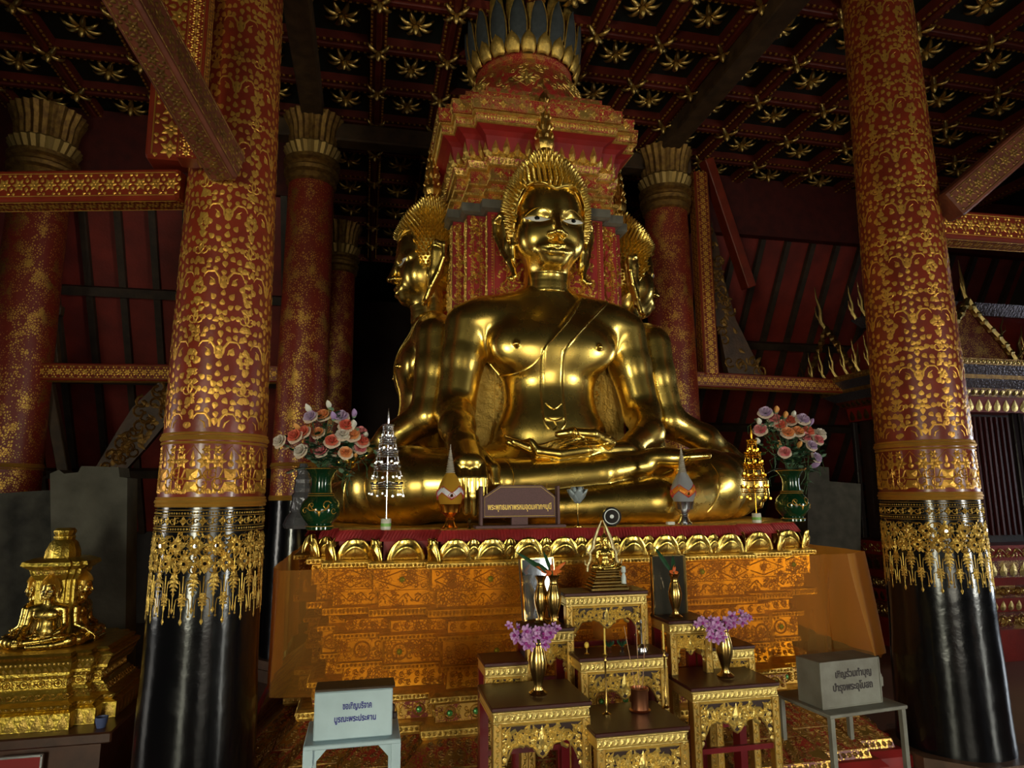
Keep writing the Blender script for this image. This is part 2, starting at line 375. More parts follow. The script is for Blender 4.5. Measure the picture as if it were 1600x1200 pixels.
        for q in (.02, w-.02):
            nb = int(h/.022)
            for i in range(nb): o.disc(x0+q, y0+(i+0.5)*h/nb, .0075, 0.006*k, 5)
            o.strip([(x0+q+(.014 if q < w/2 else -.014), y0), (x0+q+(.014 if q < w/2 else -.014), y0+h)], .006, .005*k)
# ------------------------------------------------------------------ seated figure by smooth distance fields
class Field:
    def __init__(s, lo, hi, h):
        s.lo = np.array(lo, np.float32); s.h = h; s.n = [int(round((hi[i]-lo[i])/h))+1 for i in range(3)]
        s.ax = [np.float32(lo[i])+np.arange(s.n[i], dtype=np.float32)*np.float32(h) for i in range(3)]
        s.d = np.full(s.n, 9.0, np.float32)
    def reg(s, lo, hi):
        sl = []
        for i in range(3):
            a = int(max(0, floor((lo[i]-s.lo[i])/s.h))); b = int(min(s.n[i], floor((hi[i]-s.lo[i])/s.h)+2)); sl.append(slice(a, max(b, a)))
        return tuple(sl), np.meshgrid(s.ax[0][sl[0]], s.ax[1][sl[1]], s.ax[2][sl[2]], indexing='ij', sparse=True)
    def blend(s, sl, q, k, sub=False):
        d = s.d[sl]
        if q.size == 0: return
        if sub:
            h = np.clip(0.5-0.5*(d+q)/k, 0, 1); s.d[sl] = d*(1-h)-q*h+k*h*(1-h)
        else:
            h = np.clip(0.5+0.5*(q-d)/k, 0, 1); s.d[sl] = q*(1-h)+d*h-k*h*(1-h)
    def ell(s, c, r, k=0.05, sub=False, rz=0.0, rx=0.0):
        mg = max(r)+k*1.5+0.06; sl, (X, Y, Z) = s.reg([c[i]-mg for i in range(3)], [c[i]+mg for i in range(3)])
        x = X-c[0]; y = Y-c[1]; z = Z-c[2]
        if rz: x, y = x*cos(rz)+y*sin(rz), -x*sin(rz)+y*cos(rz)
        if rx: y, z = y*cos(rx)+z*sin(rx), -y*sin(rx)+z*cos(rx)
        a = np.sqrt((x/r[0])**2+(y/r[1])**2+(z/r[2])**2); b = np.sqrt((x/r[0]**2)**2+(y/r[1]**2)**2+(z/r[2]**2)**2)
        s.blend(sl, a*(a-1)/np.maximum(b, 1e-5), k, sub)
    def cone(s, a, b, ra, rb, k=0.04, sub=False, sq=(1, 1, 1)):
        mg = max(ra, rb)*1.3/min(sq)+k*1.5+0.05
        lo = [min(a[i], b[i])-mg for i in range(3)]; hi = [max(a[i], b[i])+mg for i in range(3)]
        sl, (X, Y, Z) = s.reg(lo, hi); v = [(b[i]-a[i])*sq[i] for i in range(3)]; L2 = sum(q*q for q in v) or 1e-9
        x = (X-a[0])*sq[0]; y = (Y-a[1])*sq[1]; z = (Z-a[2])*sq[2]
        t = np.clip((x*v[0]+y*v[1]+z*v[2])/L2, 0, 1)
        q = np.sqrt((x-t*v[0])**2+(y-t*v[1])**2+(z-t*v[2])**2)-(ra+(rb-ra)*t)
        s.blend(sl, q/max(sq), k, sub)
    def chain(s, pts, rs, k=0.03, **kw):
        for i in range(len(pts)-1): s.cone(pts[i], pts[i+1], rs[i], rs[i+1], k, **kw)
    def front(s, x, z, off=0.0):
        """y of the first surface met coming from -y, at column (x, z)"""
        i = (x-s.lo[0])/s.h; k = (z-s.lo[2])/s.h; i0 = int(min(max(i, 0), s.n[0]-2)); k0 = int(min(max(k, 0), s.n[2]-2)); fi = i-i0; fk = k-k0
        c = s.d[i0, :, k0]*(1-fi)*(1-fk)+s.d[i0+1, :, k0]*fi*(1-fk)+s.d[i0, :, k0+1]*(1-fi)*fk+s.d[i0+1, :, k0+1]*fi*fk
        w = np.where(c < off)[0]
        if len(w) == 0 or w[0] == 0: return None
        j = w[0]; t = (c[j-1]-off)/(c[j-1]-c[j]); return float(s.lo[1]+(j-1+t)*s.h)
    def mesh(s):
        d = s.d.copy(); d[0] = d[-1] = 9*s.h; d[:, 0] = d[:, -1] = 9*s.h; d[:, :, 0] = d[:, :, -1] = 9*s.h
        d = np.clip(d, -3*s.h, 3*s.h); ins = d < 0
        nx, ny, nz = d.shape; acc = np.zeros((nx-1, ny-1, nz-1, 3), np.float32); cnt = np.zeros((nx-1, ny-1, nz-1), np.float32)
        for axis in range(3):
            a = [slice(None)]*3; b = [slice(None)]*3; a[axis] = slice(0, -1); b[axis] = slice(1, None)
            A = d[tuple(a)]; B = d[tuple(b)]; cr = ins[tuple(a)] != ins[tuple(b)]
            ii = np.argwhere(cr); t = (A[cr]/(A[cr]-B[cr])).astype(np.float32)
            pos = ii.astype(np.float32); pos[:, axis] += t
            o = [q for q in range(3) if q != axis]
            for e0 in (0, 1):
                for e1 in (0, 1):
                    c = ii.copy(); c[:, o[0]] -= e0; c[:, o[1]] -= e1
                    ok = (c >= 0).all(1) & (c[:, 0] < nx-1) & (c[:, 1] < ny-1) & (c[:, 2] < nz-1)
                    cc = c[ok]; np.add.at(acc, (cc[:, 0], cc[:, 1], cc[:, 2]), pos[ok]); np.add.at(cnt, (cc[:, 0], cc[:, 1], cc[:, 2]), 1)
        cells = cnt > 0; idx = np.full(cells.shape, -1, np.int64); nc = int(cells.sum()); idx[cells] = np.arange(nc)
        V = acc[cells]/cnt[cells][:, None]; Fs = []
        for axis in range(3):
            a = [slice(None)]*3; b = [slice(None)]*3; a[axis] = slice(0, -1); b[axis] = slice(1, None)
            cr = ins[tuple(a)] != ins[tuple(b)]; ii = np.argwhere(cr); fl = ins[tuple(a)][cr]
            o = [(axis+1) % 3, (axis+2) % 3]; q = []
            for e in ((0, 0), (1, 0), (1, 1), (0, 1)):
                c = ii.copy(); c[:, o[0]] -= e[0]; c[:, o[1]] -= e[1]; q.append(idx[c[:, 0], c[:, 1], c[:, 2]])
            q = np.stack(q, 1); q[~fl] = q[~fl][:, ::-1]; Fs.append(q)
        Fq = np.concatenate(Fs)[:, ::1]
        # smooth normals straight from the field
        g = np.stack(np.gradient(d.astype(np.float32)), -1)
        p = np.clip(V, 0, [nx-1.001, ny-1.001, nz-1.001]); i0 = p.astype(int); f = p-i0; N = 0
        for dx in (0, 1):
            for dy in (0, 1):
                for dz in (0, 1):
                    w = (f[:, 0] if dx else 1-f[:, 0])*(f[:, 1] if dy else 1-f[:, 1])*(f[:, 2] if dz else 1-f[:, 2])
                    N = N+w[:, None]*g[i0[:, 0]+dx, i0[:, 1]+dy, i0[:, 2]+dz]
        N /= np.maximum(np.linalg.norm(N, axis=1), 1e-6)[:, None]
        return V*s.h+s.lo, Fq, N
def mesh_obj(name, parts, m, parent):
    V = []; Fq = []; N = []; b = 0
    for v, f, n in parts: V.append(v); Fq.append(f+b); N.append(n); b += len(v)
    V = np.concatenate(V); Fq = np.concatenate(Fq); N = np.concatenate(N)
    me = bpy.data.meshes.new(name); me.from_pydata(V.tolist(), [], Fq.tolist()); me.materials.append(m)
    me.polygons.foreach_set('use_smooth', [True]*len(me.polygons)); me.update()
    me.normals_split_custom_set_from_vertices(N.tolist())
    o = bpy.data.objects.new(name, me); COL.objects.link(o); o.parent = parent; return o

def figure_fields():
    B = Field((-1.50, -1.86, -0.03), (1.50, -0.36, 1.80), 0.0105)
    # trunk
    B.ell((0, -.80, .28), (.60, .30, .26), .10); B.ell((0, -.96, .20), (.72, .36, .18), .10)
    B.ell((0, -.83, .56), (.40, .25, .30), .12); B.ell((0, -.80, .88), (.325, .215, .34), .12)
    B.ell((0, -.80, 1.20), (.47, .25, .30), .10); B.cone((-.44, -.78, 1.38), (.44, -.78, 1.38), .165, .165, .10)
    B.cone((0, -.76, 1.50), (0, -.77, 1.80), .175, .155, .09)
    for q in (-1, 1):
        B.cone((q*.10, -.77, 1.52), (q*.50, -.78, 1.42), .13, .13, .08)
        B.ell((q*.22, -.950, 1.18), (.22, .090, .150), .10)
        B.cone((q*.585, -.78, 1.355), (q*.62, -.79, 1.10), .158, .150, .045); B.cone((q*.62, -.79, 1.10), (q*.675, -.85, .74), .150, .128, .04)
        B.cone((q*.36, -.92, .25), (q*1.02, -1.06, .24), .25, .225, .09); B.ell((q*1.00, -1.12, .235), (.27, .28, .24), .06)
    for q in (-1, 1): B.ell((q*.295, -1.055, 1.175), (.020, .02, .020), .012)
    B.ell((0, -1.02, .70), (.012, .03, .012), .01, sub=True)
    # legs: the figure's right shin lies on top
    B.chain([(1.03, -1.14, .20), (.50, -1.43, .13), (-.30, -1.46, .10)], [.205, .145, .10], .04)
    B.chain([(-1.03, -1.16, .24), (-.45, -1.38, .25), (.15, -1.40, .305), (.46, -1.36, .355)], [.205, .145, .110, .075], .014)
    B.ell((.60, -1.34, .400), (.21, .100, .070), .025, rz=.12)                      # sole of the foot
    for i in range(5): B.cone((.73, -1.41+.038*i, .405), (.88-.022*i, -1.395+.038*i, .415), .027, .023, .010)
    # the figure's right arm reaching over the shin
    B.chain([(-.675, -.85, .74), (-.70, -1.14, .60), (-.69, -1.33, .49)], [.128, .110, .078], .05)
    B.chain([(-.69, -1.33, .48), (-.69, -1.52, .36)], [.078, .082], .04, sq=(.8, 1, 1.15))
    for i, (fx, ln) in enumerate(((-.765, .10), (-.715, .05), (-.665, .04), (-.615, .06))):
        B.chain([(fx, -1.53, .36), (fx*1.0, -1.60, .27), (fx, -1.605, .17), (fx+.005, -1.585, ln+.03)], [.030, .028, .026, .021], .008)
    B.chain([(-.60, -1.40, .42), (-.535, -1.50, .33), (-.53, -1.535, .24)], [.034, .030, .024], .012)
    # the figure's left hand lying palm up in the lap
    B.chain([(.675, -.85, .74), (.60, -1.10, .58), (.40, -1.25, .47)], [.128, .108, .075], .05)
    B.cone((.36, -1.27, .46), (.06, -1.37, .445), .085, .082, .03, sq=(1, .85, 1.5))
    for i, (ya, tip) in enumerate(((-1.45, -.30), (-1.405, -.40), (-1.355, -.42), (-1.31, -.37))):
        B.chain([(.04, ya-.01, .44), (-.13, ya-.02, .415), (-.26, ya-.02, .43), (tip, ya-.01, .49)], [.034, .032, .029, .018], .007)
    B.chain([(.20, -1.44, .49), (.08, -1.49, .535), (-.05, -1.47, .545), (-.13, -1.44, .535)], [.038, .034, .030, .022], .012)
    # sash raised slightly over the left shoulder and down the middle
    sl, (X, Y, Z) = B.reg((-.30, -1.3, .62), (.60, -.70, 1.60)); t = np.clip((Z-1.13)/.45, 0, 1)
    xl = -.115+.33*t**1.1; xr = .035+.42*t**1.05
    inside = np.minimum(X-xl, xr-X)+0*Y; inside = np.minimum(inside, Z-.66); w = np.clip(inside/.012, 0, 1)
    B.d[sl] = B.d[sl]-.007*w*w*(3-2*w)
    # clipping under the seat and behind
    sl, (X, Y, Z) = B.reg((-9, -9, -9), (9, 9, .1)); B.d[sl] = np.maximum(B.d[sl], .0-Z+0*X+0*Y)
    H = Field((-.44, -1.22, 1.56), (.44, -.42, 2.80), 0.0068)
    c = -.80
    H.ell((0, c, 2.20), (.258, .275, .30), .05); H.ell((0, c-.05, 1.995), (.242, .205, .245), .08)
    H.ell((0, c-.172, 1.805), (.092, .072, .058), .07)
    for q in (-1, 1):
        H.ell((q*.13, c-.125, 1.98), (.105, .09, .12), .06)
        H.ell((q*.135, c-.262, 2.085), (.085, .035, .028), .05, sub=True)
        H.ell((q*.128, c-.165, 2.112), (.100, .060, .062), .025)
    pass
    H.cone((0, c-.250, 2.16), (0, c-.312, 1.975), .016, .028, .032); H.ell((0, c-.312, 1.965), (.040, .034, .028), .016)
    for q in (-1, 1): H.ell((q*.048, c-.278, 1.960), (.028, .030, .022), .016); H.ell((q*.020, c-.312, 1.934), (.010, .014, .008), .006, sub=True)
    H.ell((0, c-.205, 1.868), (.130, .06, .06), .05)
    H.chain([(-.112, c-.226, 1.880), (-.05, c-.258, 1.887), (0, c-.268, 1.880), (.05, c-.258, 1.887), (.112, c-.226, 1.880)], [.008, .015, .017, .015, .008], .016)
    H.chain([(-.102, c-.230, 1.858), (-.042, c-.256, 1.840), (.042, c-.256, 1.840), (.102, c-.230, 1.858)], [.008, .018, .018, .008], .016)
    H.chain([(-.118, c-.246, 1.868), (-.045, c-.285, 1.864), (.045, c-.285, 1.864), (.118, c-.246, 1.868)], [.003, .0045, .0045, .003], .006, sub=True)
    H.cone((0, -.76, 1.50), (0, -.78, 1.86), .180, .165, .05)
    for zz in (1.635, 1.695, 1.75):
        sl, (X, Y, Z) = H.reg((-.3, -1.1, zz-.03), (.3, -.5, zz+.03)); r = np.sqrt((X)**2+(Y+.77)**2); tor = np.sqrt((r-.182)**2+(Z-zz-.015*(r*0+np.clip(-(Y+.77)/.17, -1, 1)*-1))**2)-.006
        H.blend(sl, tor, .010, True)
    # long ears
    for q in (-1, 1):
        rim = [(q*.262, c-.02, 2.06), (q*.285, c-.02, 2.15), (q*.335, c+.03, 2.20), (q*.372, c+.09, 2.17), (q*.368, c+.09, 2.06), (q*.330, c+.05, 1.94), (q*.295, c, 1.84), (q*.262, c-.03, 1.76), (q*.258, c-.05, 1.715), (q*.285, c-.06, 1.690), (q*.315, c-.06, 1.695)]
        H.chain(rim, [.020, .022, .024, .024, .022, .022, .022, .022, .020, .017, .008], .012)
        H.chain([(q*.262, c-.02, 2.06), (q*.262, c-.02, 1.95), (q*.255, c-.01, 1.86), (q*.25, c, 1.78)], [.022, .020, .020, .018], .012)
        H.chain([(q*.322, c+.055, 2.13), (q*.305, c+.04, 1.97), (q*.275, c-.005, 1.80)], [.062, .048, .028], .012, sq=(2.2, .9, 1))
    sl, (X, Y, Z) = H.reg((-9, -9, -9), (9, 9, 9)); H.d[sl] = np.maximum(H.d[sl], (1.595-Z)+0*X+0*Y)
    # cap of hair with the heart-shaped hairline
    K = Field((-.44, -1.20, 1.78), (.44, -.38, 2.84), 0.0080)
    sl, (X, Y, Z) = K.reg((-9, -9, -9), (9, 9, 9))
    zz = np.array([1.70, 1.88, 1.96, 2.1, 2.25, 2.38, 2.48, 2.56, 2.63, 2.68, 2.76]); rr = np.array([.10, .17, .262, .296, .305, .285, .240, .192, .125, .085, .05])
    R = np.interp(Z, zz, rr); rad = np.sqrt(X**2+((Y+.775)/.99)**2); k = (rad-R)*.85
    ax = np.abs(X); zt = 2.300+.060*np.sin(np.clip(ax/.17, 0, 1)*pi*.5)-.5*np.clip(ax-.15, 0, 1)**1.0*np.clip((ax-.12)/.05, 0, 1)
    face = np.maximum(ax-np.interp(Z, [1.7, 1.9, 2.1, 2.25, 2.35], [.40, .262, .257, .248, .20]), (Z-zt)*.8); face = np.maximum(face, (Y+.80))
    k = np.maximum(k, -face); k = np.maximum(k, (1.80-Z)); K.d[sl] = k
    return B, H, K
FB, FH, FK = figure_fields()
def hairline_pts():
    P = []
    for i in range(-20, 21):
        t = i/20; a = abs(t)
        if a < .55: x = t/.55*.17; z = 2.300+.060*sin(min(abs(x)/.17, 1)*pi*.5)
        else:
            u = (a-.55)/.45; x = (1 if t > 0 else -1)*(.17+.083*sin(min(u*1.8, 1)*pi/2)); z = 2.36-.38*u
        y = FH.front(x, z)
        P.append((x, (y if y is not None else -.80)-.004, z))
    return P
def make_figure():
    root = thing('buddha_statue', (0, 0, 0), '', 'statue')
    mesh_obj('body', [FB.mesh(), FH.mesh()], M['gold'], root)
    hair = mesh_obj('hair', [FK.mesh()], M['goldh'], root)
    mb = MB(); rng = random.Random(3)
    zz = [1.88, 1.96, 2.1, 2.25, 2.38, 2.48, 2.56, 2.63, 2.68, 2.72]; rr = [.17, .262, .296, .305, .285, .240, .192, .125, .085, .06]
    z = 1.92; row = 0
    while z < 2.70:
        r = float(np.interp(z, zz, rr)); n = max(8, int(2*pi*r/.037))
        slope = (float(np.interp(z+.02, zz, rr))-r)/.02
        for k in range(n):
            a = 2*pi*(k+.5*(row % 2))/n; x = r*cos(a); y = -.775+r*.99*sin(a)
            zt = 2.300+.060*sin(min(abs(x)/.17, 1)*pi*.5)-.5*max(abs(x)-.15, 0)*min(max((abs(x)-.12)/.05, 0), 1)
            if y < -.80 and z < zt+.008 and abs(x) < float(np.interp(z, [1.7, 1.9, 2.1, 2.25, 2.35], [.40, .268, .262, .255, .21])): continue
            nrm = Vector((cos(a), sin(a), -slope+.12)).normalized(); p = Vector((x, y, z)); L = .040
            u = nrm.orthogonal().normalized(); w = nrm.cross(u)
            vs = []
            for t, q in ((-.2, .0165), (.35, .0115), (.8, .006)): vs += [p+nrm*L*t+(u*cos(2*pi*j/6)+w*sin(2*pi*j/6))*q for j in range(6)]
            vs.append(p+nrm*L)
            mb.add(vs, [(i*6+j, i*6+(j+1) % 6, i*6+6+(j+1) % 6, i*6+6+j) for i in range(2) for j in range(6)]+[(12+j, 12+(j+1) % 6, 18) for j in range(6)])
        z += .029*(1 if abs(slope) < 1 else .75); row += 1
    cu = mb.build('hair_curls', M['goldh'], hair, smooth=True)
    cu['kind'] = 'stuff'
    mb = MB(); mb.tube(hairline_pts(), .0065, 6); mb.build('hairline_band', M['gold'], root)
    mb = MB()      # flame finial
    mb.lathe([(.07, 2.68), (.082, 2.70), (.075, 2.715), (.050, 2.725), (.062, 2.75), (.076, 2.785), (.072, 2.815), (.054, 2.84), (.048, 2.87), (.052, 2.92), (.050, 3.0), (.034, 3.09), (.016, 3.17), (.002, 3.24)], 16, (0, -.775, 0), 8, .06)
    for lv in range(5):
        for j in range(8):
            a = j*pi/4+lv*pi/8; r0 = .060-.0095*lv; z0 = 2.82+.078*lv
            d = Vector((cos(a), sin(a), 0)); b = Vector((0, -.775, z0))
            mb.tube([b+d*r0*.8, b+d*(r0+.010)+Vector((0, 0, .025)), b+d*(r0+.004)+Vector((0, 0, .055)), b+d*(r0*.8)+Vector((0, 0, .085))], [.014, .012, .007, .002], 5)
    mb.build('flame_finial', mat('old_finial_gilding', (0.75, 0.48, 0.12), 0.33, 1, bump=0.4, bscale=60), root)
    for q in (-1, 1):     # inlaid eyes
        cx = q*.130; out = []; n = 16
        for i in range(n+1):
            t = i/n; x = cx-q*.086+q*.172*t; up = .013*sin(pi*min(1, t*1.0))**.8+.006*t; out.append((x, 2.088+up-.010*(1-t)))
        low = []
        for i in range(1, n):
            t = 1-i/n; x = cx-q*.086+q*.172*t; low.append((x, 2.082-.021*sin(pi*t)**.9+.008*t-.004*(1-t)))
        pts = out+low; vs = []
        for x, z in pts: vs.append((x, (FH.front(x, z) or -1.0)-.0035, z))
        mid = []
        m_ = MB(); ns = n-1
        for i in range(n+1):
            t = i/n; x = cx-q*.086+q*.172*t; z0 = out[i][1]; z1 = low[n-1-i][1] if 0 < i < n else z0-.001
            for s_ in range(5):
                z = z0+(z1-z0)*s_/4; m_.v.append((x, (FH.front(x, z) or -1.0)-.003-.0035*sin(pi*s_/4), z))
        for i in range(n):
            for s_ in range(4): a = i*5+s_; m_.f.append((a, a+1, a+6, a+5)); m_.m.append(0)
        ey = m_.build('eye_inlay', M['white'], root)
        m_ = MB(); px = cx+q*.004; pts = []
        m_.v.append((px, (FH.front(px, 2.086) or -1)-.0085, 2.086)); 
        for k in range(14):
            a = 2*pi*k/14; x = px+.018*cos(a); z = 2.086+.0135*sin(a); m_.v.append((x, (FH.front(x, z) or -1)-.0068, z))
        for k in range(14): m_.f.append((0, 1+k, 1+(k+1) % 14)); m_.m.append(0)
        m_.build('pupil', M['pupil'], ey)
        tb = MB(); tb.tube([(x, (FH.front(x, z) or -1)-.003, z+.002) for x, z in out], .0035, 5); tb.build('eyelid_rim', M['gold'], root)
        ar = []
        for i in range(13):
            t = i/12; x = cx+q*(-.085+.175*t); z = 2.118+.052*sin(pi*t)-.016*t; y = FH.front(x, z)
            if y is not None: ar.append((x, y-.001, z))
        tb = MB(); tb.tube(ar, .0028, 5); tb.build('brow_line', M['gold'], root)
    def surf(pts, n=10):
        out = []
        for i in range(len(pts)-1):
            for j in range(n):
                p0 = pts[max(i-1, 0)]; p1 = pts[i]; p2 = pts[i+1]; p3 = pts[min(i+2, len(pts)-1)]; t = j/n
                c = [0.5*((2*p1[k])+(-p0[k]+p2[k])*t+(2*p0[k]-5*p1[k]+4*p2[k]-p3[k])*t*t+(-p0[k]+3*p1[k]-3*p2[k]+p3[k])*t**3) for k in (0, 1)]
                y = FB.front(c[0], c[1])
                if y is not None: out.append((c[0], y-.001, c[1]))
        return out
    mb = MB(); r = .0075
    mb.tube(surf([(.225, 1.565), (.10, 1.38), (-.04, 1.22), (-.115, 1.12), (-.118, .95), (-.115, .70), (-.105, .64), (-.08, .60)]), r, 6)
    mb.tube(surf([(.43, 1.55), (.30, 1.42), (.15, 1.27), (.05, 1.15), (.035, 1.0), (.035, .70), (.03, .64), (.0, .60)]), r, 6)
    mb.tube(surf([(-.045, .655), (-.03, .62), (-.055, .60), (-.075, .64)], 6), r, 6); mb.tube(surf([(.025, .68), (-.04, .66), (-.105, .68)]), r*.8, 6)
    mb.tube(surf([(-.095, .78), (-.04, .74), (.015, .78)]), r*.8, 6)
    mb.tube(surf([(-.085, 1.17), (-.13, 1.09), (-.20, 1.02), (-.31, .985), (-.39, 1.02), (-.43, 1.08)]), r, 6)
    mb.build('robe_sash_edge', M['gold'], root)
    mb = MB()
    for dz in (0, -.035):
        mb.tube(surf([(-.35, .565+dz), (-.28, .535+dz), (-.15, .50+dz), (-.07, .525+dz), (-.04, .575+dz), (-.01, .525+dz), (.08, .50+dz), (.22, .53+dz), (.33, .57+dz)]), r*.8, 6)
    mb.build('robe_belt', M['gold'], root)
    mb = MB(); mb.slab([(-.60, .12), (.60, .12), (.60, .95), (.50, 1.25), (-.50, 1.25), (-.60, .95)], (0, -.685, 0), (1, 0, 0), (0, 0, 1), (0, 1, 0), .05)
    mb.build('gilded_back_panel', mat('rough_gold_leaf_panel', (.38, .25, .06), .5, 1, bump=.8, bscale=30), root, smooth=False)
    mb = MB()      # hem of the robe hanging over the seat
    for x0 in (-.42, .95):
        mb.tube(surf([(x0-.1, .06), (x0-.03, .15), (x0+.0, .28), (x0-.03, .38)]), r*.8, 6)
    mb.build('robe_hem', M['gold'], root)
    return root
# ------------------------------------------------------------------ the great base, pillar and three visible figures
TOPZ = 1.46
def redent(E, Mm, Lq, q, p):
    quad = [(p, -E), (p, -Mm), (q, -Mm), (q, -Lq), (Lq, -Lq), (Lq, -q), (Mm, -q), (Mm, -p), (E, -p)] if q else [(p, -E), (p, -Lq), (Lq, -Lq), (Lq, -p), (E, -p)]
    out = []
    for k in range(4):
        a = k*pi/2
        out += [(round(x*cos(a)-y*sin(a), 5), round(x*sin(a)+y*cos(a), 5)) for x, y in quad]
    return out
def plan(d, kind='base'):
    if kind == 'base': return redent(1.70+d, 1.60+d, 1.50+d, 1.26+d, 0.96+d)
    return redent(0.70+d, None, 0.61+d, None, 0.47+d)
def tier(parent, name, m, prof, kind, orn=None, om=None, k=1.0, vis=(1, 1, 1), ornname='gilt_relief'):
    """prof: [(z, offset), ...] swept round the redented plan; orn: list of (seg index, style, margin)"""
    mb = MB(); P = [plan(d, kind) for z, d in prof]; n = len(P[0])
    for (z, d), pp in zip(prof, P): mb.v += [(x, y, z) for x, y in pp]
    for j in range(len(prof)-1):
        for i in range(n): mb.f.append((j*n+i, j*n+(i+1) % n, (j+1)*n+(i+1) % n, (j+1)*n+i)); mb.m.append(0)
    mb.f.append(tuple(range(n))[::-1]); mb.m.append(0); mb.f.append(tuple((len(prof)-1)*n+i for i in range(n))); mb.m.append(0)
    o = mb.build(name, m, parent, smooth=False)
    if orn:
        oo = Orn(None); 
        for (j, style, mg) in orn:
            for i in range(n):
                a = np.array([*P[j][i], prof[j][0]]); b = np.array([*P[j][(i+1) % n], prof[j][0]])
                c = np.array([*P[j+1][i], prof[j+1][0]]); d = np.array([*P[j+1][(i+1) % n], prof[j+1][0]])
                e = b-a; nrm = np.array([e[1], -e[0], 0]); L = np.linalg.norm(e); 
                if L < 0.04: continue
                nrm /= L
                if nrm[1] > 0.5: continue                       # the rear side stands against nothing one can see
                if abs(nrm[0]) > 0.5 and max(a[1], b[1]) > 0.9: continue
                u = e/L; v = (c+d)/2-(a+b)/2; H = np.linalg.norm(v); v /= H; nn = np.cross(u, v); 
                w = min(L, np.linalg.norm(d-c)); o0 = (a+b)/2-u*w/2+nn*0.001
                oo.fn = plane_fn(o0, u, v, nn); fill(oo, style, w-2*mg, H-2*mg, mg, mg, k)
                if style in ('diamond', 'scroll', 'circle', 'carve', 'rosette') :
                    for q in (mg*0.4, H-mg*0.4): oo.strip([(mg, q), (w-mg, q)], H*0.035, 0.004)
        if oo.mb.f:
            g = oo.build(ornname, om or M['gilt'], o); g['kind'] = 'stuff'
    return o
base = thing('redented_altar_base', (0, 0, 0), 'huge redented red and gilt base carrying the large golden statues, wrapped in orange cloth', 'altar base')
tier(base, 'foot_plinth', M['redp'], [(0, .30), (.16, .30), (.19, .27)], 'base')
tier(base, 'flared_leaf_moulding', M['laibase'], [(.19, .24), (.235, .23), (.33, .12), (.43, .0)], 'base', [(0, 'bead', .004), (2, 'carve', .006), (1, 'carve', .006)], om=M['giltdull'])
tier(base, 'bead_moulding', M['gilt'], [(.43, .01), (.445, .02), (.475, .02), (.485, .0)], 'base', [(1, 'bead', .001)])
tier(base, 'jewelled_frieze', M['laibase'], [(.485, -.06), (.575, -.06)], 'base', [(0, 'circle', .004)])
tier(base, 'bead_moulding', M['gilt'], [(.575, -.06), (.59, -.03), (.615, -.03), (.63, -.06)], 'base', [(1, 'bead', .001)])
tier(base, 'recessed_frieze', M['laiup'], [(.63, -.12), (.72, -.13)], 'base', [(0, 'carve', .004)])
tier(base, 'bead_moulding', M['gilt'], [(.72, -.11), (.725, -.09), (.75, -.09), (.755, -.11)], 'base', [(1, 'bead', .001)])
tier(base, 'roundel_frieze', M['laiup'], [(.755, -.10), (.875, -.10)], 'base', [(0, 'circle', .004)])
tier(base, 'bead_moulding', M['gilt'], [(.875, -.09), (.88, -.07), (.905, -.07), (.91, -.09)], 'base', [(1, 'bead', .001)])
tier(base, 'scroll_cavetto', M['laiup'], [(.91, -.13), (.97, -.13), (1.01, -.06)], 'base', [(0, 'carve', .002), (1, 'petal', .002)])
tier(base, 'dentil_moulding', M['gilt'], [(1.01, -.03), (1.015, -.01), (1.05, -.01), (1.055, -.03)], 'base', [(1, 'egg', .001)])
tier(base, 'scroll_frieze', M['laiup'], [(1.055, -.06), (1.14, -.06)], 'base', [(0, 'scroll', .006)])
tier(base, 'diamond_frieze', M['laiup'], [(1.14, -.03), (1.255, -.03)], 'base', [(0, 'diamond', .006)])
tier(base, 'bead_cornice', M['gilt'], [(1.255, -.02), (1.26, .0), (1.285, .0), (1.295, -.02)], 'base', [(1, 'bead', .001)])
tier(base, 'lotus_bed', M['redband'], [(1.295, -.08), (1.40, -.08)], 'base')
rb = tier(base, 'red_fluted_band', M['redband'], [(1.395, -.055), (1.452, -.085), (1.46, -.085)], 'base', [(0, 'flute', .0)], om=M['redband'], ornname='red_flutes')
tier(base, 'bead_edge', M['gilt'], [(1.452, -.083), (1.456, -.076), (1.462, -.083)], 'base')
# lotus petals, each a bulging shell with a rim
def petal_mesh(w, h, big=True):
    mb = MB(); nu, nv = 26, 18
    for j in range(nv+1):
        v = j/nv
        for i in range(nu+1):
            u = i/nu*2-1; ww = w/2*((1-v**2.0*0.985)**0.55)
            e = max(abs(u), v*.97); rim = 0.006*exp(-((e-0.92)/0.09)**2)+0.004*exp(-((sqrt(u*u*.9+v*v)-0.62)/0.06)**2)
            y = -(0.004+0.030*(1-u*u)*sin(pi*min(1, v*.75+.18))+.016*v*v)-rim
            cre = 0.004*exp(-(u/0.06)**2); ring = 0
            mb.v.append((ww*u, y-cre*v-ring, v*h))
    for j in range(nv):
        for i in range(nu): a = j*(nu+1)+i; mb.f.append((a, a+1, a+nu+2, a+nu+1)); mb.m.append(0)
    return mb
_pm = {}
def lotus(w, h, pos, ang, small):
    key = (round(w, 2), h, small)
    if key not in _pm:
        o = petal_mesh(w, h).build('lotus_petal', M['gold'], base, sharp=85); _pm[key] = o
        md = o.modifiers.new('s', 'SOLIDIFY'); md.thickness = 0.008
    else:
        o = _pm[key].copy(); COL.objects.link(o); o.parent = base
    o.location = pos; o.rotation_euler = (0, 0, ang)
pl = plan(-.05, 'base'); n = len(pl)
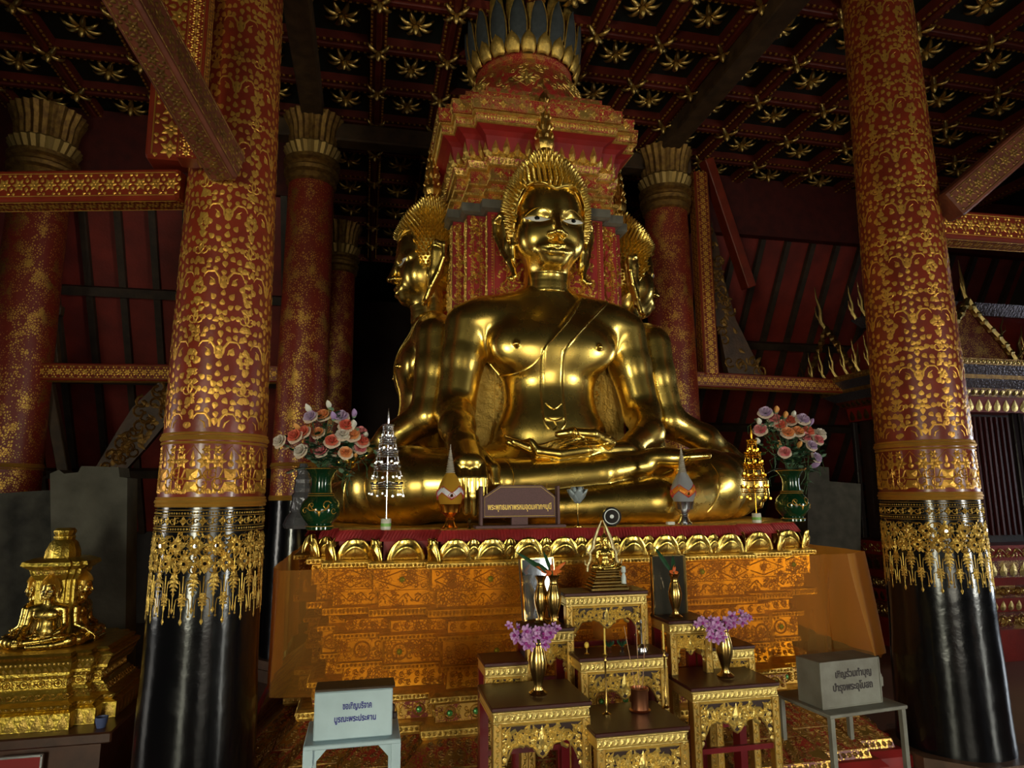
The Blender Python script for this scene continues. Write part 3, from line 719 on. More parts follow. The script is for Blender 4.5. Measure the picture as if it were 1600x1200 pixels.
for i in range(n):
    a = np.array(pl[i]); b = np.array(pl[(i+1) % n]); e = b-a; L = np.linalg.norm(e); nr = np.array([e[1], -e[0]])/L; u = e/L
    if nr[1] > .5 or (abs(nr[0]) > .5 and max(a[1], b[1]) > .5): continue
    k = max(1, int(round(L/.205))); w = L/k; ang = atan2(u[1], u[0])
    for j in range(k):
        p = a+u*(j+.5)*w; lotus(min(w, .215)*(1 if L > .15 else 1.15), .118, (p[0], p[1], 1.293), ang, False)
        if L > .15 and j < k-1:
            p = a+u*(j+1)*w+nr*(-.012); lotus(.11, .112, (p[0], p[1], 1.298), ang, True)
    if L < .5: lotus(.10, .118, (b[0]+nr[0]*.0, b[1], 1.293), ang+.6, True)
# green glass jewels in the friezes
jl = MB(); jl.lathe([(.016, 0), (.014, .006), (.007, .010), (.0005, .011)], 12); j0 = None
for zc, off, hh in ((.815, -.10, .12), (.53, -.06, .09), (1.197, -.03, .115)):
    pp = plan(off, 'base'); st = {(.815): 1.7, (.53): 1.7, (1.197): 1.9}[zc]*(hh-.008)
    for i in range(len(pp)):
        a = np.array(pp[i]); b = np.array(pp[(i+1) % len(pp)]); e = b-a; L = np.linalg.norm(e); nr = np.array([e[1], -e[0]])/L; u = e/L
        if nr[1] > -.5 or L < .2: continue
        mgn = .004; k = max(1, int(round((L-2*mgn)/st)))
        for j in range(k):
            if (zc > 1.1 or zc > .8) and (j*7+i) % 3: continue
            p = a+u*(mgn+(j+.5)*(L-2*mgn)/k)+nr*.008
            if j0 is None: j0 = jl.build('green_jewel', M['jewel'], base); o = j0
            else: o = j0.copy(); COL.objects.link(o); o.parent = base
            o.rotation_euler = (pi/2, 0, 0); o.location = (p[0], p[1], zc)
# ---- pillar behind the figures
pil = thing('redented_pillar', (0, 0, TOPZ), 'tall square red and gilt pillar rising behind the golden statues to the ceiling', 'pillar')
def T(name, m, prof, orn=None, k=1.0, om=None): return tier(pil, name, m, [(z-TOPZ, d) for z, d in prof], 'pil', orn, om, k)
T('shaft', M['redp'], [(1.462, -.02), (3.72, -.02)], [(0, 'panel', .012)], 1.3)
T('grey_collar', M['greyband'], [(3.72, -.0), (3.735, .03), (3.80, .03), (3.81, .0)])
T('lower_moulding', M['laiped'], [(3.81, -.02), (3.87, -.03)], [(0, 'rosette', .004)])
T('lower_bead', M['gilt'], [(3.87, -.02), (3.875, .005), (3.895, .005), (3.90, -.02)], [(1, 'bead', 0)])
T('step_moulding', M['laiped'], [(3.90, -.06), (3.97, -.06)], [(0, 'rosette', .004)])
T('waist_bead', M['gilt'], [(3.97, -.05), (3.975, -.03), (3.99, -.03), (3.995, -.05)], [(1, 'bead', 0)])
T('diamond_panel_course', M['laiped'], [(3.995, -.05), (4.10, -.05)], [(0, 'rosette', .008)], 1.3)
T('panel_bead', M['gilt'], [(4.10, -.05), (4.105, -.03), (4.12, -.03), (4.125, -.05)], [(1, 'bead', 0)])
T('string_course', M['laiped'], [(4.125, -.04), (4.17, -.02)], [(0, 'petal', .004)])
T('flared_cornice', M['redp'], [(4.17, -.035), (4.33, .0), (4.357, .03), (4.38, .075)], [(0, 'flame', .0)], 1.7)
T('cornice_bead', M['gilt'], [(4.38, .07), (4.385, .085), (4.40, .085), (4.405, .07)], [(1, 'bead', 0)])
T('cornice_band', M['laiped'], [(4.405, .08), (4.45, .09)], [(0, 'egg', .004)])
T('upper_bead', M['gilt'], [(4.45, .09), (4.455, .105), (4.47, .105), (4.475, .09)], [(1, 'bead', 0)])
T('crown_slab', M['laiped'], [(4.475, .11), (4.58, .12)], [(0, 'rosette', .006)], 1.2)
T('crown_step', M['laiped'], [(4.58, .05), (4.66, .05)], [(0, 'rosette', .006)])
T('crown_top_step', M['laiped'], [(4.66, .0), (4.73, .0)], [(0, 'petal', .006)])
mb = MB(); mb.lathe([(.60, 3.27), (.60, 3.33), (.575, 3.42), (.53, 3.56), (.46, 3.68), (.40, 3.74), (.40, 3.78), (.43, 3.80), (.43, 3.84), (.34, 3.86), (.34, 4.3)], 40)
dome = mb.build('bell_dome', M['laiped'], pil)
oo = Orn(None)
def domefn(a, b, h):
    r = float(np.interp(b, [0, .15, .29, .41, .47], [.59, .575, .53, .46, .40]))+h; th = a/.5; return (r*cos(th), r*sin(th), 3.27+b)
oo.fn = domefn
rg = random.Random(5)
for i in range(230):
    a = rg.uniform(-pi, .2)*.5; b = rg.uniform(.06, .44)
    if rg.random() < .4: oo.curl(a, b, rg.uniform(0, 6), .05, rg.choice((-1, 1)), .22, h=.006)
    else: oo.leaf(a, b, rg.uniform(0, 6), .045, .025, .006)
for q in range(8):
    a = (-pi+q*pi/4+pi/4*.75)*.5; oo.flower(a, .24, .085, 8, h=.012); oo.strip([(a-.10, .24), (a, .34), (a+.10, .24), (a, .14), (a-.10, .24)], .012, .007)
oo.build('gilt_relief', M['gilt'], dome)['kind'] = 'stuff'
pet = {}
for lv, (r, z, cnt, hh, ww, mm) in enumerate(((.44, 3.80, 22, .17, .13, 'gilt'), (.46, 3.86, 18, .42, .15, 'pgrey'), (.41, 4.05, 16, .42, .16, 'gilt'))):
    if mm == 'pgrey': M['pgrey'] = mat('blue_grey_painted_petal', (0.07, 0.08, 0.08), .5, .1, bump=.2, var=.3, vscale=20)
    for k in range(cnt):
        a = 2*pi*k/cnt+lv*.2
        if sin(a) > .45: continue
        if lv not in pet:
            mb = MB(); nu, nv = 6, 7
            for j in range(nv+1):
                v = j/nv
                for i in range(nu+1):
                    u = i/nu*2-1; w = ww/2*(sin(pi*min(1, (v*.80+.2)))**.6 if v < 1 else .02)
                    mb.v.append((.02+.05*v*v+.03*sin(pi*v)-.02*u*u, w*u, v*hh))
            for j in range(nv):
                for i in range(nu): q = j*(nu+1)+i; mb.f.append((q, q+1, q+nu+2, q+nu+1)); mb.m.append(0)
            o = mb.build('crown_petal', M[mm], pil); o.modifiers.new('s', 'SOLIDIFY').thickness = .008
            if mm == 'pgrey':
                rmb = MB(); pts = [mb.v[j*(nu+1)] for j in range(nv+1)]+[mb.v[j*(nu+1)+nu] for j in range(nv, -1, -1)]
                rmb.tube(pts, .006, 5); e = rmb.build('petal_rim', M['gilt'], o)
            pet[lv] = o
        else: o = copy_tree(pet[lv], pil)
        o.location = (r*cos(a), r*sin(a), z-TOPZ+.0-.0 if False else z-3.80+3.80-.0); o.rotation_euler = (0, 0, a)
# ---- the seated figures
fig = make_figure(); fig.location = (-.03, 0, TOPZ+.003); fig['label'] = 'large golden seated statue facing front, right hand reaching over its shin'
fl = dup(fig, (-0.05, 0, TOPZ-.01), -pi/2, 'golden seated statue turned to the left, seen in profile behind the front one')
fr = dup(fig, (0.11, 0, TOPZ-.01), pi/2, 'golden seated statue turned to the right, half hidden behind the front one')
for o in (fl, fr): o.scale = (.97, .97, .97); o.location.z = TOPZ+.003
# ---- orange gauze wrapped across the front of the base
def gauze(nm, lo, hi):
    m = bpy.data.materials.new(nm); m.use_nodes = True; nt = m.node_tree; L = nt.links.new
    out = nt.nodes['Material Output']; b = nt.nodes['Principled BSDF']; b.inputs['Base Color'].default_value = (.60, .25, .012, 1); b.inputs['Roughness'].default_value = .6
    b.inputs['Sheen Weight'].default_value = .3
    tr = nt.nodes.new('ShaderNodeBsdfTransparent'); tr.inputs[0].default_value = (1.0, .70, .20, 1)
    tl = nt.nodes.new('ShaderNodeBsdfTranslucent'); tl.inputs[0].default_value = (.75, .24, .02, 1)
    m1 = nt.nodes.new('ShaderNodeMixShader'); m1.inputs[0].default_value = .4; L(b.outputs[0], m1.inputs[1]); L(tl.outputs[0], m1.inputs[2])
    tc = nt.nodes.new('ShaderNodeTexCoord'); mp = nt.nodes.new('ShaderNodeMapping'); mp.inputs['Scale'].default_value = (1.2, 1.2, .35); L(tc.outputs['Object'], mp.inputs[0])
    n = nt.nodes.new('ShaderNodeTexNoise'); n.inputs['Scale'].default_value = 3.2; L(mp.outputs[0], n.inputs[0])
    mr = nt.nodes.new('ShaderNodeMapRange'); mr.inputs[1].default_value = .35; mr.inputs[2].default_value = .65; mr.inputs[3].default_value = lo; mr.inputs[4].default_value = hi; L(n.outputs['Fac'], mr.inputs[0])
    m2 = nt.nodes.new('ShaderNodeMixShader'); L(mr.outputs[0], m2.inputs[0]); L(tr.outputs[0], m2.inputs[1]); L(m1.outputs[0], m2.inputs[2]); L(m2.outputs[0], out.inputs['Surface'])
    return m
M['gauze'] = gauze('orange_gauze', .28, .40); M['gauze2'] = gauze('doubled_orange_gauze', .66, .86)
mb = MB(); path = [(-1.74, .4), (-1.75, -1.0), (-1.75, -1.45), (-1.70, -1.60), (-1.30, -1.68), (-.97, -1.735), (0, -1.74), (.97, -1.735), (1.30, -1.68), (1.66, -1.62), (1.84, -1.50), (1.88, -1.2), (1.92, -.6), (1.92, .3)]
pts = []
for i in range(len(path)-1):
    L = sqrt((path[i+1][0]-path[i][0])**2+(path[i+1][1]-path[i][1])**2); k = max(2, int(L/.03))
    pts += [(path[i][0]+(path[i+1][0]-path[i][0])*t/k, path[i][1]+(path[i+1][1]-path[i][1])*t/k, i+t/k) for t in range(k)]
nv = 26; rg = random.Random(2); s_ = 0
for i, (x, y, q) in enumerate(pts):
    t = i*.03
    for j in range(nv+1):
        v = j/nv; zt = 1.268+.004*sin(t*9) if q < 8.5 else 1.268+.0*q; zb = .665+.012*sin(t*2.3)+.006*sin(t*11)-(.05 if q > 10 else 0)
        amp = .006+.012*v if q < 8.4 else .012+.035*v
        fo = amp*(sin(t*7+v*1.3)+.6*sin(t*15.3+v*2.1+1)+.5*sin(t*29+v*1.5))*.6
        nx, ny = (x, y); l = sqrt(x*x+y*y)
        oc = 0.0
        if q > 8.8: oc = (v)*.06
        ex = (nx/1.7 if abs(nx) > 1.5 else 0); ey = (-1 if ny < -1.4 else 0)
        mb.v.append((x+ex*(fo+oc), y+ey*(fo+oc*.3), zt+(zb-zt)*v))
for i in range(len(pts)-1):
    for j in range(nv): a = i*(nv+1)+j; mb.f.append((a, a+1, a+nv+2, a+nv+1)); mb.m.append(1 if pts[i][2] > 8.9 or pts[i][2] < 2.6 else 0)
g = mb.build('orange_gauze_cloth', [M['gauze'], M['gauze2']])
tag(g, 'sheer orange cloth stretched around the front of the gilt base', 'cloth')
# ------------------------------------------------------------------ the hall
def struct(name, mb, m, smooth=False): return tag(mb.build(name, m, smooth=smooth), kind='structure')
mb = MB(); mb.box((0, 0, -.05), (18.4, 18.4, .1))
fm = mat('polished_red_floor_tiles', (0.16, 0.07, 0.04), 0.35, 0, bump=.05, var=.3, vscale=1.5)
struct('floor', mb, fm)
CZ = 5.80
mb = MB(); mb.box((0, 0, CZ+.05), (18.4, 18.4, .1)); struct('ceiling', mb, M['ceil'])
def wall_open(name, axis, pos, holes):
    """wall with rectangular openings: holes (centre, width, z0, z1)"""
    mb = MB(); hs = sorted(holes); x = -9.2
    def put(a, b, z0, z1):
        if b-a < .001: return
        c = (a+b)/2
        if axis == 'y': mb.box((c, pos, (z0+z1)/2), (b-a, .3, z1-z0))
        else: mb.box((pos, c, (z0+z1)/2), (.3, b-a, z1-z0))
    for c, w, z0, z1 in hs:
        put(x, c-w/2, 0, CZ); put(c-w/2, c+w/2, 0, z0); put(c-w/2, c+w/2, z1, CZ); x = c+w/2
    put(x, 9.2, 0, CZ); return struct(name, mb, M['wall'])
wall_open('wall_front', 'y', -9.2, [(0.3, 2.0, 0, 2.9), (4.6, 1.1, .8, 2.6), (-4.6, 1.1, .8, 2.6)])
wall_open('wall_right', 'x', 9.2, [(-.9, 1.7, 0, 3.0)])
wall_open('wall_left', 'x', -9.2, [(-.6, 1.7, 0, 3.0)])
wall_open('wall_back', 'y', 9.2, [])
# coffer ribs
xs = [-9+.0, -8.16, -7.38, -6.6, -5.82, -5.04, -4.26, -3.48, -2.70, -1.92, -1.28, -.64, 0.0, .62, 1.24, 1.86, 2.64, 3.42, 4.20, 4.98, 5.76, 6.54, 7.3, 8.1, 9]
ys = [-4.05, -3.41, -2.77, -2.13, -1.49, -.85, -.22, .42, 1.06, 1.70, 2.35, 3.1, 3.85, 4.6, 5.4, 6.2]
rib = mat('red_ceiling_rib', (0.14, 0.016, 0.006), 0.5, 0, bump=.3, bscale=30, var=.35, vscale=5)
k = 0
for x in xs[3:-2]:
    k += 1; mb = MB(); mb.box((x, 1.0, CZ-.045), (.15, 10.4, .09)); mb.box((x, 1.0, CZ-.10), (.055, 10.4, .03), bev=.008)
    o = struct('trim_%d' % k, mb, rib)
    q = MB()
    for j in range(170):
        y = -4.1+j*.06
        for d in (-.062, .062): q.box((x+d, y, CZ-.094), (.018, .022, .014))
    b = q.build('rib_beading', M['leaf'], o, smooth=False); b['kind'] = 'stuff'
for y in ys:
    k += 1; mb = MB(); mb.box((-.2, y, CZ-.040), (14.0, .15, .08)); mb.box((-.2, y, CZ-.092), (14.0, .055, .028), bev=.008)
    o = struct('trim_%d' % k, mb, rib)
    q = MB()
    for j in range(230):
        x = -7.1+j*.06
        for d in (-.062, .062): q.box((x, y+d, CZ-.085), (.022, .018, .014))
    b = q.build('rib_beading', M['leaf'], o, smooth=False); b['kind'] = 'stuff'
def star(npet, L, w, drop, name):
    root = thing(name, (0, 0, 0), '', 'ceiling ornament')
    mb = MB()
    for q in range(npet):
        a = 2*pi*q/npet+(pi/npet); ca, sa = cos(a), sin(a); nu = 5
        for t in range(nu+1):
            s_ = t/nu; r = .02+L*s_; ww = w*sin(pi*(s_*.86+.09))**.9*.5; z = -drop*(sin(s_*pi*.9)*.75+.15)+.03*s_*s_
            mb.v += [(r*ca-ww*sa, r*sa+ww*ca, z), (r*ca, r*sa, z-.012), (r*ca+ww*sa, r*sa-ww*ca, z)]
            if t < nu:
                for d in (0, 1): b = q*3*(nu+1)+t*3+d; mb.f.append((b, b+1, b+4, b+3)); mb.m.append(0)
    o = mb.build('petals', M['star'], root, smooth=True); o.modifiers.new('s', 'SOLIDIFY').thickness = .006
    m2 = MB(); m2.lathe([(.004, -drop-.065), (.018, -drop-.05), (.028, -drop-.02), (.02, 0), (.012, .04)], 10); m2.build('bud', M['star'], root)
    return root
st0 = star(8, .145, .045, .05, 'gilt_star_ornament'); cr0 = star(4, .115, .045, .030, 'gilt_rib_flower')
st0.location = (0, 0, -50); used = [0, 0]
def near_pillar(x, y): return abs(x) < .5 and abs(y) < .5
R1 = random.Random(9)
for iy in range(len(ys)-1):
    for ix in range(len(xs)-1):
        cx = (xs[ix]+xs[ix+1])/2; cy = (ys[iy]+ys[iy+1])/2
        for kind, (x, y) in enumerate(((cx, cy), (xs[ix], ys[iy]))):
            px, py = pj(x, y, CZ-.1)
            if not (-25 < px < 1625 and -25 < py < 480) or near_pillar(x, y) or not (-7 < x < 6.7): continue
            if py > 175 and not (455 < px < 690 or px > 1000 or px < 260) : continue
            if 745 < px < 895 and py < 140: continue
            src = (st0, cr0)[kind]; z = CZ-.005 if kind == 0 else CZ-.11
            if kind == 0 and y > 4.2 and abs(x) > 2: continue
            if used[kind] == 0: o = src; o.location = (x, y, z)
            else: o = copy_tree(src); o.location = (x, y, z)
            o.rotation_euler = (0, 0, R1.uniform(-.1, .1) if kind == 0 else pi/4*0)
            o['label'] = 'gilt eight-petalled star hanging in a dark ceiling coffer' if kind == 0 else 'gilt four-petalled flower where red ceiling ribs cross'
            o['group'] = 'gilt stars of the coffered ceiling' if kind == 0 else 'gilt flowers on the ceiling rib crossings'
            used[kind] += 1
# ------------------------------------------------------------------ great columns
def column(loc, r0, r1, zt, label, detail, shaft_m=None, base=True, cap=True, blackz=1.06, ztop_red=None, th0=-pi/2):
    c = thing('lacquered_column', loc, label, 'column')
    def R(z): return r0+(r1-r0)*min(max(z/4.0, 0), 1.45)
    if base:
        mb = MB(); mb.prism([(r0*1.30*cos(a*pi/4+pi/8)/cos(pi/8), r0*1.30*sin(a*pi/4+pi/8)/cos(pi/8)) for a in range(8)], 0, .10)
        mb.prism([(r0*1.22*cos(a*pi/4+pi/8)/cos(pi/8), r0*1.22*sin(a*pi/4+pi/8)/cos(pi/8)) for a in range(8)], .10, .175)
        mb.build('stone_plinth', M['stone'], c, smooth=False)
    zb = blackz if base else 0
    if base:
        mb = MB(); mb.lathe([(R(z)+.01*(1-z/zb)+.0015*sin(z*13), z) for z in [.175+(1.60-.175)*i/40 for i in range(41)]], 72); mb.build('black_lower_shaft', M['black'], c)
    z0 = 1.60 if base else 0
    mb = MB(); mb.lathe([(R(z)+.002, z) for z in [z0+(zt-z0)*i/30 for i in range(31)]], 72)
    sh = mb.build('red_upper_shaft', shaft_m or M['redcol'], c)
    if base:
        mb = MB()
        for z, rr in ((1.60, .008), (1.618, .012), (1.635, .007), (1.90, .007), (1.925, .014), (1.945, .007)): 
            mb.tube([((R(z)+.003)*cos(2*pi*k/48), (R(z)+.003)*sin(2*pi*k/48), z) for k in range(48)], rr, 6, closed=True)
        mb.build('gilt_rings', M['leaf'], c)
    if detail:
        def fn(a, b, h): r = R(b); th = th0+a/.27; return ((r+.0025+h)*cos(th), (r+.0025+h)*sin(th), b)
        o = Orn(fn); half = pi*.29*.62; rg = random.Random(detail)
        # hanging net of gilt work over the black lacquer
        n = 12; st = 2*half/n
        z1 = 1.59; o.strip([(-half, z1-.01), (half, z1-.01)], .014, .004)
        for q in range(76): o.disc(-half+(q+.5)*2*half/76, 1.565, .0055, .005, 6); o.disc(-half+(q+.5)*2*half/76, 1.492, .0055, .005, 6)
        for z in (1.580, 1.553, 1.505, 1.480): o.strip([(-half+i*half/20, z) for i in range(41)], .004, .003)
        for q in range(n*2):
            u = -half+(q+.5)*st/2
            if q % 2: o.flower(u, 1.529, .022, 4, 0, .006, .7)
            else:
                for d in (-1, 1): o.curl(u+d*.014, 1.529, d*.9, .030, d, .22, h=.004); o.leaf(u, 1.529, d*pi/2, .02, .012)
        mir = MB()
        for q in range(260):
            uu = rg.uniform(-half, half); zq = rg.uniform(1.30, 1.468)
            if q % 2: o.curl(uu, zq, rg.uniform(0, 6.3), .030, rg.choice((-1, 1)), .2, h=.003)
            else: o.leaf(uu, zq, rg.uniform(0, 6.3), .022, .013, .003)
        for q in range(n):
            u = -half+(q+.5)*st
            for (uu, zz, big) in ((u, 1.415, 1), (u+st/2, 1.335, 1)):
                o.flower(uu, zz, .046, 4, 0, .008, .62); o.flower(uu, zz, .030, 4, pi/4, .007, .55)
                cpt = [fn(uu+.0085*cos(2*pi*i/10), zz+.0085*sin(2*pi*i/10), .011) for i in range(10)]; mir.add(cpt, [tuple(range(10))])
                for d in (-1, 1):
                    for p in (-1, 1): o.curl(uu+d*st*.36, zz+p*.026, d*.4+(0 if d > 0 else pi), .042, d*p, .17, h=.004)
                    o.leaf(uu+d*.034, zz-.046, -pi/2+d*.5, .035, .018)
            for (uu, zt_, zb_, s_) in ((u, 1.36, 1.17, 1.0), (u+st/2, 1.28, 1.12, .8)):
                o.strip([(uu, zt_), (uu, zt_-.075)], .006, .004); zc = zt_-.075
                for j in range(5):
                    w = (.027, .033, .029, .021, .013)[j]*s_; zz = zc-.004-.019*j*s_
                    for d in (-1, 1): o.leaf(uu, zz, -pi/2+d*1.0, w, w*.55)
                    o.leaf(uu, zz, -pi/2, .024, .012)
                o.strip([(uu, zc-.09*s_), (uu, zb_-.045)], .004, .003); o.leaf(uu, zb_-.035, -pi/2, .024, .016); o.disc(uu, zb_-.036, .006, .005, 6)
                for d in (-1, 1):
                    o.strip([(uu+d*.012, zc-.02), (uu+d*.030, zc-.03), (uu+d*.034, zc-.06), (uu+d*.034, zb_-.012)], .004, .003); o.disc(uu+d*.034, zb_-.02, .006, .005, 6)
        o.build('gilt_net_collar', M['gilt'], c)['kind'] = 'stuff'
        mir.build('mirror_inlays', M['mirror'], c, smooth=False)['kind'] = 'stuff'
        # frieze of praying figures between the rings
        o = Orn(fn); nf = 6; sf = 2*half/nf
        for q in range(nf):
            u = -half+(q+.5)*sf; z = 1.65
            o.disc(u, z+.148, .016, .004, 9); o.leaf(u, z+.163, pi/2, .05, .018, .004)
            o.poly([(u-.024, z+.07), (u+.024, z+.07), (u+.034, z+.125), (u-.034, z+.125)], .004)
            o.poly([(u-.050, z+.005), (u+.050, z+.005), (u+.028, z+.062), (u-.028, z+.062)], .004)
            for d in (-1, 1):
                o.strip([(u+d*.036, z+.12), (u+d*.052, z+.08), (u+d*.016, z+.075)], .012, .004); o.leaf(u+d*.055, z+.03, d*.8+(0 if d > 0 else pi), .035, .02)
                o.curl(u+d*sf*.30, z+.055, d*1.2, .07, d, .16); o.curl(u+d*sf*.44, z+.10, -d*1.2, .055, -d, .18)
                o.flower(u+d*sf*.33, z+.16, .042, 6, d, .004, .75); o.flower(u+d*sf*.36, z+.215, .026, 6, 0, .004, .75)
                for j in range(4): o.leaf(u+d*sf*(.18+.09*j), z+.005, pi/2+rg.uniform(-.5, .5), .03, .018)
            o.strip([(u-.075, z+.02), (u-.07, z+.13), (u-.04, z+.19), (u, z+.235), (u+.04, z+.19), (u+.07, z+.13), (u+.075, z+.02)], .005, .003)
        # climbing bouquets of heart leaves and curls
        ncol = 4; sc = 2*half/ncol
        zz = 1.99; unit = .36
        rows = int((zt-zz)/unit)+1
        for cidx in range(ncol+1):
            u = -half+cidx*sc
            if u > half-.02: continue
            for r_ in range(rows):
                z = zz+r_*unit+.17
                if z > zt-.1: break
                kk = 1.0
                for ring, cnt in ((.016, 5), (.056, 8), (.098, 12)):
                    for j in range(cnt):
                        a = 2*pi*(j+.5*(cnt % 2))/cnt+pi/2; rr = ring*rg.uniform(.95, 1.05)
                        o.leaf(u+rr*.80*cos(a), z+rr*sin(a)*1.12, a+rg.uniform(-.2, .2), .037*rg.uniform(.88, 1.12), .031*rg.uniform(.88, 1.1), .0018)
                o.disc(u, z, .016, .003, 8)
                o.leaf(u, z+.150, pi/2, .060, .042, .0018); o.leaf(u, z-.140, -pi/2, .040, .036, .0018)
                for d in (-1, 1):
                    o.strip([(u+d*.020, z-.185), (u+d*.024, z-.150), (u+d*.05, z-.118), (u+d*.090, z-.120), (u+d*.105, z-.135), (u+d*.11, z-.15)], [.010, .014, .014, .011, .008, .004], .0018)
                    o.strip([(u+d*.045, z-.19), (u+d*.052, z-.165), (u+d*.075, z-.150)], [.008, .009, .004], .0018)
                    o.curl(u+d*.120, z+.0, d*1.3+(0 if d > 0 else pi), .070, -d, .18, h=.0018)
                    for (fu, fv, fa, fl_, fw) in ((.125, .075, .6, .046, .040), (.10, .135, 1.1, .044, .036), (.055, .165, 1.3, .036, .032), (.148, .035, .1, .036, .032), (.140, -.05, -.5, .044, .038), (.155, -.10, -.9, .040, .034), (.15, .125, .9, .034, .030), (.155, .165, 1.4, .034, .030), (.13, -.165, -1.2, .036, .032), (.075, -.085, -.8, .034, .030)):
                        aa = fa if d > 0 else pi-fa; o.leaf(u+d*fu+rg.uniform(-.006, .006), z+fv+rg.uniform(-.006, .006), aa+rg.uniform(-.25, .25), fl_, fw, .0018)
                    for j in range(9):
                        o.leaf(u+d*rg.uniform(.12, sc*.5), z+rg.uniform(-.18, .18), rg.uniform(0, 6.3), .026, .022, .002)
        o.build('gilt_leaf_stencil', M['leaf'], c)['kind'] = 'stuff'
    if cap:
        mb = MB(); h = cap
        rc = R(h)
        mb.lathe([(rc, h-.02), (rc+.03, h), (rc+.03, h+.04), (rc+.008, h+.05), (rc+.008, h+.07), (rc+.05, h+.09), (rc+.055, h+.13), (rc+.02, h+.16), (rc+.02, h+.19), (rc+.06, h+.21), (rc+.06, h+.25), (rc+.0, h+.27)], 64)
        mb.build('capital_rings', M['giltdull'], c)
        mb = MB(); mb.lathe([(rc, h+.26), (rc+.035, h+.32), (rc+.065, h+.38), (rc+.05, h+.40)], 96, flute=24, fd=.03); mb.build('capital_leaf_collar', mat('faded_leaf_gilding', (.38, .24, .07), .5, .8, bump=.5, bscale=50), c)
        mb = MB(); mb.lathe([(rc-.01, h+.36), (rc+.01, h+.45), (rc+.03, h+.60), (rc+.07, h+.70), (rc+.085, h+.74), (rc+.03, h+.76), (rc, h+.77)], 144, flute=24, fd=.035); mb.build('fluted_capital', M['giltdull'], c)
    return c
cNL = column((-2.045, -1.62, 0), .272, .212, CZ-.06, 'near red lacquered column on the left with gilt net collar and black foot', 11, cap=None, th0=-pi/2+.15)
cNR = column((2.17, -1.72, 0), .298, .232, CZ-.06, 'near red lacquered column on the right with gilt net collar and black foot', 12, cap=None, th0=-pi/2-.7)
cFL = column((-1.93, 1.60, 0), .27, .235, 5.05, 'farther red column with gilt capital between left near column and the statues', 0, M['laicol'], cap=4.86)
cFR = column((2.06, 1.50, 0), .29, .25, 5.05, 'farther red column with gilt capital right of the golden statues', 0, M['laicol'], cap=4.86)
p = at(28, 600, Y=1.9)
cLL = column((p[0]-.02, 1.95, 0), .28, .26, 5.05, 'dim red column with gilt capital at the far left edge', 0, M['laicol'], cap=4.80)
p = at(523, 600, Y=4.6)
cBB = column((p[0], 4.6, 0), .26, .24, 5.1, 'dark red column far behind, just right of the farther left column', 0, M['laicol'], cap=4.9)
# ------------------------------------------------------------------ beams
def beam(name, a, b, w, h, label, m, gold=True, up=(0, 0, 1), cat='beam', gm=None):
    a = Vector(a); b = Vector(b); root = thing(name, a, label, cat)
    mb = MB(); mb.bar((0, 0, 0), b-a, w, h, up, bev=min(w, h)*.08); mb.build('timber', m, root, smooth=False)
    if gold:
        d = (b-a); L = d.length; d.normalize(); x = d.cross(Vector(up)).normalized(); y = x.cross(d).normalized()
        # pattern on the two faces that look back towards the hall and below
        for nv, other, hw, hh in ((x, y, w, h), (-x, y, w, h), (-y, x, h, w)):
            if nv.dot(Vector(CAMP)-a) < 0: continue
            u = d; v = nv.cross(u); o = Orn(plane_fn(nv*(hw/2+.001)-v*hh*.36, u, v, nv)); H = hh*.72
            n = int(L/(H*.62)); st = L/n
            for i in range(n):
                c = (i+.5)*st
                o.flower(c, H*.5, H*.30, 6, 0, .003, .72)
                for q in (-1, 1):
                    o.leaf(c+st*.5, H*.5+q*H*.10, q*pi/2, H*.24, H*.17, .003); o.leaf(c+q*st*.22, H*.5+H*.40, 0 if q > 0 else pi, H*.16, H*.14, .003); o.leaf(c+q*st*.22, H*.5-H*.40, 0 if q > 0 else pi, H*.16, H*.14, .003)
            for q in (0.0, 1.0): o.strip([(0.02, H*q), (L-.02, H*q)], H*.045, .003)
            g = o.build('gilt_stencil', gm or M['leaf'], root); g['kind'] = 'stuff'
    return root
A = at(0, 300, Z=3.28); A = (A[0]*1.6-(-2.28)*.6, A[1]*1.6-(-1.62)*.6, 3.28)
beam('tie_beam', A, (-2.28, -1.62, 3.28), .15, .175, 'red tie beam with gilt leaf pattern running left from near left column', M['redcol'])
beam('hanging_post', (-2.34, -1.66, 3.39), (-2.36, -1.66, 5.72), .16, .24, 'square red post with gilt pattern left of near left column above tie beam', M['redcol'], up=(1, 0, 0), cat='post')
beam('pilaster_strip', (-2.20, -1.90, 3.30), (-2.20, -1.90, 5.72), .10, .12, 'narrow red pilaster strip on the front of near left column', M['redcol'], up=(0, 1, 0), cat='post')
beam('diagonal_strut', (-2.02, -1.86, 3.30), (-2.42, -2.95, 3.86), .15, .18, 'diagonal timber strut rising forward from near left column', mat('strut_timber', (.22, .06, .03), .45, 0, bump=.2, var=.4), gold=True, cat='strut', gm=M['giltdull'])
beam('tie_beam', (2.42, -1.72, 3.41), (5.2, -1.72, 3.46), .18, .20, 'red tie beam running right from near right column', M['redcol'])
beam('hanging_post', (2.44, -1.60, 3.50), (2.42, -1.60, 5.72), .16, .22, 'square red post with gilt pattern right of near right column', M['redcol'], up=(1, 0, 0), cat='post')
beam('diagonal_strut', (2.32, -1.95, 3.44), (3.55, -2.10, 4.45), .15, .19, 'diagonal timber strut rising right from near right column', mat('strut_timber', (.22, .06, .03), .45), gold=True, cat='strut', gm=M['giltdull'])
beam('cross_beam', (-4.7, 1.9, 2.83), (-2.1, 1.75, 2.86), .12, .17, 'slim red beam with gilt lattice behind near left column', M['redcol'])
beam('cross_beam', (2.3, 1.5, 2.90), (5.0, 1.5, 2.86), .12, .17, 'slim red beam with gilt lattice right of farther right column', M['redcol'])
